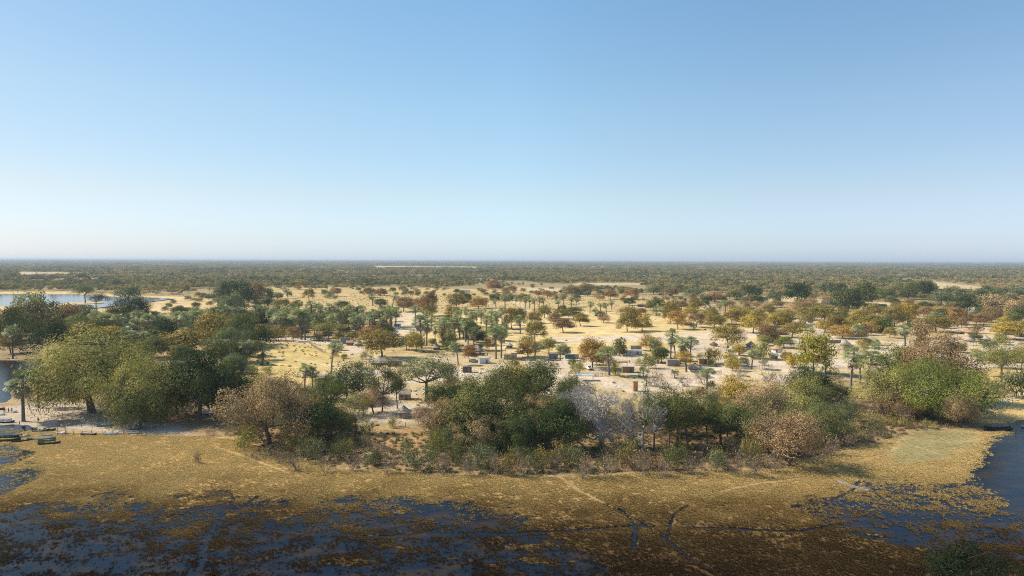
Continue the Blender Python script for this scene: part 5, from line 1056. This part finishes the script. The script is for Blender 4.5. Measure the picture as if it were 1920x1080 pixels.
post_fence([(138, 814), (172, 814), (231, 814), (258, 814)], 'line of thin posts between the sandy landing and the marsh', 2.4, 1.3)
post_fence([(1742, 795), (1790, 797), (1820, 798), (1840, 799)], 'thin post fence in the shade of the big bright fig', 2.6, 1.4)
post_fence([(1500, 792), (1600, 795), (1700, 796)], 'sparse post fence behind the low green shrubs', 6.0, 1.3)
def frame(px, py, w, h, label, name, mat, rz=0, r=0.07, legs=2):
    s = ppm(py); W = w / s; o = thing(name, label, name.replace('_', ' '), place(px, py), rz); mb = MB()
    for i in range(legs): x = -W / 2 + W * i / (legs - 1); pb = MB(); pb.tube([[x, 0, -0.3], [x, 0, h]], r, 6); pb.obj('post', mat, o)
    mb.tube([[-W / 2 - .02, 0, h], [W / 2 + .02, 0, h]], r, 6); mb.obj('crossbar', mat, o); return o
frame(1035, 641, 8.5, 2.5, 'white football goal frame on the near edge of the yellow field', 'goal_frame', 'white_paint')
frame(1402, 617, 7, 2.5, 'distant football goal frame at the far side of the yellow field', 'goal_frame', 'white_paint')
frame(1066, 657, 15, 2.2, 'brown timber pole frame above the teal shed', 'timber_frame', 'wood_post', legs=3)
frame(115, 816, 13, 2.6, 'tall brown pole frame over the white bow at the landing', 'timber_frame', 'wood_post', 0.3)
frame(694, 683, 1.0 * 3, 3.4, 'white pole gate on the pale sand left of the large grey thatch', 'pole_gate', 'white_paint', r=0.04)
frame(1348, 701, 10, 1.4, 'weathered pole rail right of the bushy grey palm', 'pole_rail', 'wood_post', legs=4)
# ------------------------------------------------------------------ boats
def boat(px, py, lpx, rz, label, hull, inside=None, beam=None, sheer=0.35, seats=2, motor=False, slim=False, float_=False, name=None, depth=0.5):
    s = ppm(py); L = lpx / s / max(0.55, abs(math.cos(rz)) + 0.15); B = beam or (0.75 if slim else min(1.9, L * 0.32))
    p = at(px, py); p.z = max(gz(p.x, p.y), WATER_Z) - 0.06; o = thing(name or ('dugout_canoe' if slim else 'boat'), label, 'canoe' if slim else 'boat', p, rz)
    n = 15; m = 9; V = []
    for i in range(n):
        t_ = i / (n - 1) * 2 - 1
        w = B / 2 * (1 - abs(t_) ** (2.2 if slim else 3.2)) ** (0.75) if (slim or t_ > 0) else B / 2 * (1 - 0.12 * abs(t_) ** 2)
        w = max(w, 0.03); zt = depth + sheer * (abs(t_) ** 2.5 if (slim or t_ > 0) else 0.1 * abs(t_)); zb = 0.02 + (0.22 * abs(t_) ** 4 if slim or t_ > 0 else 0)
        for j in range(m): a = math.pi * j / (m - 1); V.append([t_ * L / 2, -w * math.cos(a), zb + (zt - zb) * (1 - math.sin(a) ** 0.7)])
    Q = [[i * m + j, (i + 1) * m + j, (i + 1) * m + j + 1, i * m + j + 1] for i in range(n - 1) for j in range(m - 1)]
    mb = MB(); mb.add(V, Q); V2 = [[v[0] * 0.97, v[1] * 0.88, v[2] + 0.05 * (1 - abs(v[1]) / (B / 2 + .01)) + (0.0)] for v in V]; mb.add(V2, [q[::-1] for q in Q])
    mb.add([V[j] for j in range(m)], None, [[0, j + 1, j] for j in range(1, m - 1)])
    mb.obj('hull', hull, o, True)
    g = MB()
    for sd in (0, m - 1): g.tube([V[i * m + sd] for i in range(n)], 0.035, 4, cap=False)
    g.obj('gunwale', inside or hull, o)
    for k in range(seats): x = (-0.45 + 0.85 * k / max(1, seats - 1)) * L / 2 * 0.9; sb = MB(); sb.box((x, 0, depth * 0.72), (0.28, B * 0.8, 0.05)); sb.obj('seat', inside or 'wood_post', o)
    if motor:
        e = MB(); e.box((-L / 2 - 0.12, 0, depth + 0.35), (0.42, 0.34, 0.42), taper=0.75); e.box((-L / 2 - 0.14, 0, depth - 0.15), (0.16, 0.1, 0.8)); e.tube([[-L / 2 + .1, 0, depth + .25], [-L / 2 + .6, 0.1, depth + .3]], 0.03, 4); e.obj('outboard_motor', 'white_paint' if motor == 'white' else 'dark_hull', o)
    return o
def D(a): return math.radians(a)
boat(198, 797.5, 34, D(12), 'teal and white boat lying on the open sand of the landing', 'teal_hull', 'white_hull', 1.5, depth=0.6, seats=3)
boat(78, 823, 55, D(12), 'long teal canoe nosing out of the marsh grass', 'teal_hull', 'white_hull', slim=True, seats=1)
boat(88, 827, 32, D(16), 'short dark green boat between the long teal canoe and the black dugout', 'green_hull', slim=True)
boat(92, 832, 42, D(16), 'black dugout nearest the camera at the landing', 'dark_hull', slim=True)
boat(86, 816, 30, D(-8), 'pale cream canoe left of the pole frame', 'pale_hull', slim=True)
boat(117, 812, 20, D(-12), 'white bow-up boat under the tall brown pole frame', 'white_hull', 'white_hull', 1.5)
boat(77, 807, 34, D(6), 'dark motor boat with white seats moored beside the grey board', 'dark_hull', 'white_hull', 1.6, seats=3, motor='dark', float_=True)
boat(93, 806, 26, D(2), 'thin dark canoe touching the dark motor boat', 'dark_hull', slim=True)
boat(14, 818, 54, D(14), 'wide dark boat at the left edge with white outboard', 'dark_hull', 'green_hull', 1.5, motor='white')
boat(10, 826, 56, D(16), 'long dark dugout below the boat with white outboard', 'dark_hull', slim=True)
boat(40, 826, 38, D(16), 'dark canoe right of the long dark dugout at the left edge', 'dark_hull', slim=True)
boat(10, 788, 26, D(10), 'white boat with dark cover drawn up at the left edge', 'white_hull', 'dark_hull', 1.6)
boat(14, 791, 28, D(8), 'grey hulled boat in front of the white covered boat', 'dark_hull', 'white_hull', 1.4)
boat(2, 777, 16, D(6), 'small white boat half cut by the left edge', 'white_hull', 'white_hull', 1.4)
boat(-1, 767, 18, D(14), 'dark red boat half cut by the left edge', 'red_hull', 'dark_hull', 1.4)
boat(46, 817, 16, D(5), 'pale striped boat beside the shallow orange reeds', 'pale_hull', 'white_hull', 1.4)
boat(208, 813, 34, D(3), 'white upturned-looking boat behind the thin fence posts', 'white_hull', 'white_hull', 1.3)
boat(166, 815, 34, D(2), 'dark slim canoe along the thin fence posts', 'dark_hull', 'pale_hull', slim=True)
boat(248, 812, 30, D(1), 'pale canoe right of the boat behind the fence posts', 'pale_hull', slim=True)
boat(254, 804, 22, D(10), 'small dark boat at the edge of the tree shade', 'green_hull', 'white_hull', 1.3)
boat(28, 772, 9, D(-20), 'tiny white boat beside the people at the left shore', 'white_hull', 'white_hull', 1.2)
boat(219, 779, 14, D(4), 'dark boat with white rim under the drooping olive tree', 'dark_hull', 'white_hull', 1.2)
boat(1870, 801.5, 58, D(-3), 'upper of two black dugouts moored in the right lake', 'dark_hull', slim=True, beam=0.9)
boat(1878, 804.5, 50, D(-2), 'lower of two black dugouts moored in the right lake', 'dark_hull', slim=True, beam=0.8)
boat(1599, 911, 42, D(-58), 'pale grey canoe lying on the marsh below the round tree shadow', 'reed_grey', 'dark_hull', slim=True, beam=0.6, seats=1)
boat(1920, 799, 12, D(0), 'pale canoe tip at the right edge of the lake', 'pale_hull', slim=True)
moor = [(1870, 804, 1.9), (1878, 803, 1.6), (1892, 803, 1.6), (1905, 806, 2.4), (1856, 802, 1.3)]
for i, (x, y, h) in enumerate(moor):
    p = at(x, y); mb = MB(); mb.tube([[0, 0, -0.9], [0.02, 0, h * 0.6], [0.03, 0, h]], [0.07, 0.06, 0.05], 6); o = mb.obj('mooring_post', 'dark_hull'); o.location = (p.x, p.y, WATER_Z)
    tag(o, ['second', 'third', 'fourth', 'rightmost and tallest', 'leftmost'][i] + ' dark post standing in the lake beside the black dugouts', 'post', 'mooring posts by the black dugouts')
# two-panel board at the landing
o = thing('panel_board', 'grey two-panel board tilted on posts at the landing', 'board', place(96, 799), D(22))
for sx in (-1, 1): mb = MB(); mb.box((sx * 0.9, 0, 1.3), (1.7, 0.06, 1.5)); q = mb.obj('panel', 'grey_board', o); mb = MB(); mb.tube([[sx * 1.6, 0.08, -0.4], [sx * 1.6, 0.08, 2.1]], 0.06, 6); mb.obj('post', 'wood_post', o)

# ------------------------------------------------------------------ vehicles
def pickup(px, py, rz, label, paint, mark=None, kind='pickup'):
    p = place(px, py); o = thing(kind, label, 'pickup truck' if kind == 'pickup' else 'car', p, rz); L, W = 4.9, 1.75
    if mark: LAND.append((p.x, p.y, mark))
    def prof(P, w, name, mat, par=None, top=1.0):
        n = len(P); mb = MB(); V = []
        for sy in (-1, 1):
            for (x, z) in P: V.append([x, sy * w / 2 * (1.0 if z < 1.05 else top), z])
        Q = [[i, (i + 1) % n, n + (i + 1) % n, n + i] for i in range(n)]; mb.add(V, Q)
        mb.V.append(np.array([[0, 0, 0]])); mb.V.pop()
        cx = sum(a for a, b in P) / n; cz = sum(b for a, b in P) / n
        for k, sy in enumerate((-1, 1)):
            c0 = [[cx, sy * w / 2, cz]] + [[V[k * n + i][0], V[k * n + i][1], V[k * n + i][2]] for i in range(n)]; mb.add(c0, None, [[0, 1 + i, 1 + (i + 1) % n] if sy > 0 else [0, 1 + (i + 1) % n, 1 + i] for i in range(n)])
        return mb.obj(name, mat, par or o)
    if kind == 'pickup':
        prof([(2.45, 0.45), (2.45, 0.85), (2.3, 1.0), (1.2, 1.1), (0.7, 1.12), (-0.45, 1.12), (-0.5, 0.45)], W, 'body', paint)
        prof([(1.25, 1.08), (0.62, 1.72), (-0.35, 1.72), (-0.5, 1.08)], W * 0.92, 'cab', paint, top=0.86)
        for nm, x0, x1 in (('side_window', 0.98, -0.32),):
            for sy in (-1, 1): mb = MB(); mb.add([[x0, sy * (W * .46 * .93 + .015), 1.15], [x1, sy * (W * .46 * .93 + .015), 1.15], [x1 + .08, sy * (W * .46 * .875 + .015), 1.6], [0.60, sy * (W * .46 * .875 + .015), 1.6]], [[0, 1, 2, 3]]); mb.obj(nm, 'glass_dark', o)
        mb = MB(); mb.add([[1.21, -.7, 1.14], [1.21, .7, 1.14], [0.70, .62, 1.66], [0.70, -.62, 1.66]], [[0, 1, 2, 3]]); mb.obj('windscreen', 'glass_dark', o)
        mb = MB(); mb.box((-1.45, W / 2 - .04, 0.82), (1.95, 0.06, 0.55)); mb.box((-1.45, -W / 2 + .04, 0.82), (1.95, 0.06, 0.55)); mb.box((-1.45, 0, 0.58), (1.94, W - .14, 0.06)); mb.obj('cargo_bed', paint, o)
        mb = MB(); mb.box((-2.44, 0, 0.82), (0.05, W - .1, 0.5)); mb.obj('tailgate', paint, o)
    else:
        prof([(2.2, 0.4), (2.2, 0.8), (1.2, 0.98), (-1.9, 1.02), (-2.2, 0.9), (-2.2, 0.4)], W, 'body', paint)
        prof([(1.1, 0.96), (0.5, 1.5), (-1.6, 1.52), (-2.0, 0.98)], W * 0.9, 'cab', paint, top=0.85)
        for sy in (-1, 1): mb = MB(); mb.add([[0.9, sy * .76, 1.03], [-1.8, sy * .76, 1.03], [-1.5, sy * .72, 1.42], [0.5, sy * .72, 1.42]], [[0, 1, 2, 3]]); mb.obj('side_window', 'glass_dark', o)
        mb = MB(); mb.add([[1.08, -.68, 1.02], [1.08, .68, 1.02], [0.60, .6, 1.45], [0.60, -.6, 1.45]], [[0, 1, 2, 3]]); mb.obj('windscreen', 'glass_dark', o)
    xf = 2.46 if kind == 'pickup' else 2.21
    for sy in (-1, 1):
        mb = MB(); mb.box((xf, sy * .62, 0.75), (0.05, 0.3, 0.16)); mb.obj('headlight', 'lamp_clear', o); mb = MB(); mb.box((-xf - .02, sy * .75, 0.8), (0.05, 0.14, 0.25)); mb.obj('tail_light', 'lamp_red', o)
        for sx in (1.55, -1.4):
            mb = MB(); a = np.linspace(0, 2 * math.pi, 15); y0 = sy * (W / 2 - 0.06)
            mb.tube([[sx, y0 - 0.12, 0.34], [sx, y0 + 0.12, 0.34]], 0.35, 16); wh = mb.obj('wheel', 'rubber', o); mb = MB(); mb.tube([[sx, y0 - 0.125, 0.34], [sx, y0 + 0.125, 0.34]], 0.19, 12); mb.obj('rim', 'rim', wh)
    mb = MB(); mb.box((xf + .04, 0, 0.5), (0.12, W * .96, 0.18)); mb.obj('bumper', 'rubber', o); return o
pickup(388, 776, D(170), 'white pickup parked in shade under the tall dark green tree', 'white_paint')
pickup(1104, 692, D(-70), 'white pickup parked beside the tall golden orange tree', 'white_paint', 'the white pickup')
pickup(901, 666, D(195), 'dark blue pickup parked behind the white box hut', 'navy_paint')
pickup(889, 678, D(8), 'silver car parked left of the white box hut', 'silver_paint', kind='car')
pickup(744, 616, D(20), 'white car on the sandy village street', 'white_paint', kind='car')

# ------------------------------------------------------------------ people and a cow
def skinned(V, E, R, name, mat, parent, root=0, sub=2):
    me = bpy.data.meshes.new(name); me.from_pydata([tuple(v) for v in V], E, []); o = bpy.data.objects.new(name, me); COL.objects.link(o)
    md = o.modifiers.new('skin', 'SKIN'); me.skin_vertices or None
    for i, r_ in enumerate(R): me.skin_vertices[0].data[i].radius = (r_ if isinstance(r_, tuple) else (r_, r_))
    me.skin_vertices[0].data[root].use_root = True; ms = o.modifiers.new('sub', 'SUBSURF'); ms.levels = sub; ms.render_levels = sub
    bpy.context.view_layer.update(); dg = bpy.context.evaluated_depsgraph_get(); m2 = bpy.data.meshes.new_from_object(o.evaluated_get(dg)); m2.name = name
    bpy.data.objects.remove(o); m2.materials.clear(); m2.materials.append(MATS[mat]); m2.polygons.foreach_set('use_smooth', np.ones(len(m2.polygons), bool))
    q = link(name, m2, parent); return q
def ensure_skin():
    pass
def person(px, py, rz, label, shirt, legs, step=0.12, arms=0.2, onwater=None):
    p = place(px, py); p.z = max(p.z, WATER_Z + 0.25) if onwater else p.z; o = thing('person', label, 'person', p, rz); s = step
    V = [(0, 0, 0.95), (0, 0, 1.15), (0, 0, 1.38), (0, 0, 1.52), (0, 0.0, 1.62), (0, 0, 1.72), (.19, 0, 1.40), (.24, .02, 1.12), (.24, .10 + arms * .3, .88), (.24, .13 + arms * .35, .79), (-.19, 0, 1.40), (-.24, .02, 1.12), (-.24, .06, .88), (-.24, .08, .79),
         (.10, 0, .90), (.11, s * .6, .50), (.11, s, .09), (.11, s + .14, .04), (-.10, 0, .90), (-.11, -s * .3, .50), (-.11, -s, .09), (-.11, -s + .14, .04)]
    E = [(0, 1), (1, 2), (2, 3), (3, 4), (4, 5), (2, 6), (6, 7), (7, 8), (8, 9), (2, 10), (10, 11), (11, 12), (12, 13), (0, 14), (14, 15), (15, 16), (16, 17), (0, 18), (18, 19), (19, 20), (20, 21)]
    R = [(.15, .10), (.14, .10), (.16, .10), .055, .095, .075, .06, .045, .035, .03, .06, .045, .035, .03, .09, .065, .045, .035, .09, .065, .045, .035]
    skinned(V, E, R, 'body', 'skin', o)
    skinned([(0, 0, .98), (0, 0, 1.18), (0, 0, 1.40), (.20, 0, 1.40), (.245, .02, 1.2), (-.20, 0, 1.40), (-.245, .02, 1.2)], [(0, 1), (1, 2), (2, 3), (3, 4), (2, 5), (5, 6)], [(.18, .13), (.17, .125), (.175, .12), .075, .065, .075, .065], 'shirt', shirt, o)
    skinned([(0, 0, 1.0), (.10, 0, .88), (.11, s * .6, .50), (.11, s * .95, .16), (-.10, 0, .88), (-.11, -s * .3, .50), (-.11, -s * .95, .16)], [(0, 1), (1, 2), (2, 3), (0, 4), (4, 5), (5, 6)], [(.17, .12), .11, .085, .065, .11, .085, .065], 'trousers', legs, o)
    mb = MB(); n = 10; V = [[.098 * math.cos(a) * math.cos(b), .105 * math.sin(a) * math.cos(b) - .012, 1.66 + .10 * math.sin(b)] for b in np.linspace(0.05, 1.5, 5) for a in np.arange(n) * 2 * math.pi / n]
    mb.add(V, [[i * n + j, i * n + (j + 1) % n, (i + 1) * n + (j + 1) % n, (i + 1) * n + j] for i in range(4) for j in range(n)]); mb.obj('hair', 'black_cloth', o, True); return o
_probe = bpy.data.meshes.new('probe')
person(72, 792, 0.4, 'person in dark shirt standing on the sandy landing by the palm shadow', 'black_cloth', 'grey_cloth')
person(111, 800, -1.0, 'person in maroon shirt walking beside the grey two-panel board', 'maroon_cloth', 'black_cloth', 0.25)
person(37, 800, 2.0, 'person in black with white cloth standing in the reedy shallows', 'black_cloth', 'white_cloth', onwater=True)
person(8, 772, 0.2, 'person in red shirt at the left shore', 'red_cloth', 'black_cloth')
person(16, 773, -0.5, 'person in blue shirt beside the one in red at the left shore', 'blue_cloth', 'black_cloth')
person(22, 773, 0.8, 'person in white shirt between the blue shirt and the tiny white boat', 'white_cloth', 'grey_cloth')
person(1170, 638, 1.2, 'person in dark clothes walking on the pale track over the field', 'black_cloth', 'black_cloth', 0.3)
person(1180, 681, 0.2, 'person in blue standing behind the green-doored brown shed', 'blue_cloth', 'black_cloth')
person(754, 607, 0.9, 'person in dark clothes on the village street beyond the white car', 'black_cloth', 'grey_cloth', 0.3)
person(914, 667, 0.3, 'person standing right of the dark blue pickup', 'grey_cloth', 'black_cloth')
person(1567, 665, 0.1, 'person in black on the sand right of the straw huts', 'black_cloth', 'black_cloth')
p = place(1322, 620); o = thing('cow', 'black cow grazing at the far side of the yellow field', 'cow', p, D(10))
skinned([(-.75, 0, 1.08), (-.2, 0, 1.05), (.35, 0, 1.05), (.7, 0, 1.15), (1.05, 0, 0.85), (1.25, 0, .45), (1.38, 0, .28), (-.78, .2, .75), (-.9, .2, .42), (-.82, .2, .05), (-.78, -.2, .75), (-.9, -.2, .42), (-.82, -.2, .05), (.5, .2, .7), (.5, .2, .38), (.52, .2, .05), (.5, -.2, .7), (.5, -.2, .38), (.52, -.2, .05), (-1.0, 0, 1.0), (-1.05, 0, .5)],
        [(0, 1), (1, 2), (2, 3), (3, 4), (4, 5), (5, 6), (0, 7), (7, 8), (8, 9), (0, 10), (10, 11), (11, 12), (2, 13), (13, 14), (14, 15), (2, 16), (16, 17), (17, 18), (0, 19), (19, 20)],
        [(.28, .26), (.30, .34), (.30, .32), .2, .15, .12, .08, .12, .07, .05, .12, .07, .05, .1, .06, .05, .1, .06, .05, .04, .03], 'body', 'hide', o, root=1)
mb = MB()
for sy in (-1, 1): mb.tube([[1.12, sy * .08, .66], [1.15, sy * .25, .76], [1.2, sy * .28, .92]], [.035, .025, .01], 5)
mb.obj('horns', 'pale_hull', o)

# ------------------------------------------------------------------ fallen wood
def log(px, py, pts, label, r=0.16, mat='pale_bark'):
    o = thing('fallen_tree', label, 'fallen tree', place(px, py)); mb = MB()
    for i, P in enumerate(pts): rr = r * (1 if i == 0 else 0.6); mb.tube(P, np.linspace(rr, rr * 0.3, len(P)), 6)
    mb.obj('branches', mat, o, True)
log(1440, 868, [[(-2.5, 0, -.2), (-2.2, 0, 1.4), (-1.2, 0, 2.3), (0, 0, 1.6)], [(0, 0, 1.6), (1.5, 0, 3.0), (3.2, .3, 3.2), (4.2, .5, 3.0)], [(0, 0, 1.6), (1.0, -.3, .8), (2.2, -.6, -.1)], [(-2.2, 0, 1.3), (-2.9, -.2, 2.2)]], 'arched pale fallen trunk at the front of the wooded shore', 0.26)
log(650, 868, [[(0, 0, 0), (.3, 0, 1.6), (-.5, .2, 2.9)], [(0, 0, .6), (1.0, 0, 1.2), (2.0, .3, .7)], [(.2, 0, 1.2), (-1.2, 0, 1.9)]], 'small white broken branch left of the clearing shadow', 0.13)
log(695, 858, [[(-3.0, 0, .2), (-1.5, 0, 1.4), (0, 0, .7), (1.5, 0, 1.1), (3.2, 0, .3)], [(-1.5, 0, 1.4), (-2.6, 0, 2.0)], [(0, 0, .7), (.5, 0, -.1)], [(1.2, 0, 1.0), (2.2, .4, 1.8)]], 'white fallen branches lying in the clearing shadow', 0.15)
log(1045, 872, [[(-3.5, .5, 2.0), (-1, 0, 1.2), (1.5, -.5, .3), (3.5, -1, .05)], [(-1, 0, 1.2), (0.2, -.5, .2)]], 'pale fallen trunk in the dark gap of the shore trees', 0.2)
log(1565, 900, [[(-1, 0, 0), (0, 0, .25), (1.4, .1, .1)]], 'thin pale stick near the pale grey canoe', 0.06)
log(722, 784, [[(-2.2, 0, .3), (-.5, 0, 2.2), (1.5, 0, 2.0), (3.5, 0, 1.4)]], 'pale bent limb beside the thin pale-limbed tree', 0.12)

# ------------------------------------------------------------------ labels for the trees that have none yet
def ordw(i): return ['first', 'second', 'third', 'fourth', 'fifth', 'sixth', 'seventh', 'eighth', 'ninth', 'tenth', 'eleventh', 'twelfth', 'thirteenth', 'fourteenth', 'fifteenth', 'sixteenth', 'seventeenth', 'eighteenth', 'nineteenth', 'twentieth'][i] if i < 20 else '%dth' % (i + 1)
def zone(x, y):
    if y > 790: return 'along the marsh edge'
    if x < 340 and y < 600: return 'around the left lagoon'
    if x < 480 and y > 600: return 'on the left bank'
    if y > 725: return 'in the wooded shore'
    if y > 660: return 'by the front huts' if x < 1250 else 'by the right yards'
    if y > 626: return 'in the village middle' if x < 1250 else 'behind the right yards'
    if y > 596: return 'left of the field' if x < 960 else ('around the field' if x < 1450 else 'in the far right village')
    return 'beyond the clearing' if x < 760 else ('beyond the field' if x < 1300 else 'beyond the right village')
near = {}; todo = [t_ for t_ in TREES if not t_[5]]
for t_ in todo:
    o, noun, word, x, y, _ = t_; L = o.location; best = None
    for (lx, ly, m) in LAND:
        d = math.hypot(L.x - lx, (L.y - ly)); 
        if d < 14 and (best is None or d < best[0]): best = (d, m, L.x - lx, L.y - ly)
    if best:
        rel = 'left of' if best[2] < -abs(best[3]) * .7 else ('right of' if best[2] > abs(best[3]) * .7 else ('behind' if best[3] > 0 else 'in front of'))
        near.setdefault('%s %s %s %s' % (word, noun, rel, best[1]), []).append(t_)
used = set()
for k_, v_ in near.items():
    if len(v_) == 1: v_[0][0]['label'] = k_; used.add(id(v_[0]))
grp = {}
for t_ in todo:
    if id(t_) not in used: grp.setdefault((t_[2], t_[1], zone(t_[3], t_[4])), []).append(t_)
for k_ in [k for k in grp if len(grp[k]) > 10]:
    v_ = grp.pop(k_)
    for t_ in v_: grp.setdefault((k_[0], k_[1], k_[2] + ', ' + ['far left', 'centre left', 'centre', 'centre right', 'far right'][min(4, max(0, int(t_[3] / 384)))]), []).append(t_)
for (w_, n_, z_), v_ in grp.items():
    v_.sort(key=lambda a: a[3])
    many = {'leafy shrub': 'leafy shrubs', 'bush': 'bushes'}.get(n_, n_ + 's')
    for i, t_ in enumerate(v_):
        if len(v_) == 1: t_[0]['label'] = 'only %s %s %s' % (w_, n_, z_)
        elif len(v_) == 2: t_[0]['label'] = '%s of two %s %s %s' % (('left', 'right')[i], w_, many, z_)
        else: t_[0]['label'] = '%s from left of the %s %s %s' % (ordw(i), w_, many, z_)
for o, noun, word, x, y, _ in TREES:
    o['group'] = {'palm': 'palms of the village', 'low palm': 'low palms of the village', 'leafy shrub': 'shrubs of the shore and yards', 'twiggy shrub': 'shrubs of the shore and yards'}.get(noun, 'trees of the village and shore')

# ------------------------------------------------------------------ haze
mb = MB(); mb.box((0, 45000, 26.0), (160000, 94000, 60.0)); hz = mb.mesh('haze', 'bark'); hz.materials.clear()
t = NT('haze_air'); v = t.n('ShaderNodeVolumePrincipled'); v.inputs['Color'].default_value = (0.72, 0.86, 1.0, 1); v.inputs['Density'].default_value = 0.00007; v.inputs['Anisotropy'].default_value = 0.1
t.l(v.outputs[0], t.out.inputs['Volume']); hz.materials.append(t.m)
tag(link('haze', hz), None, None, None, 'stuff')
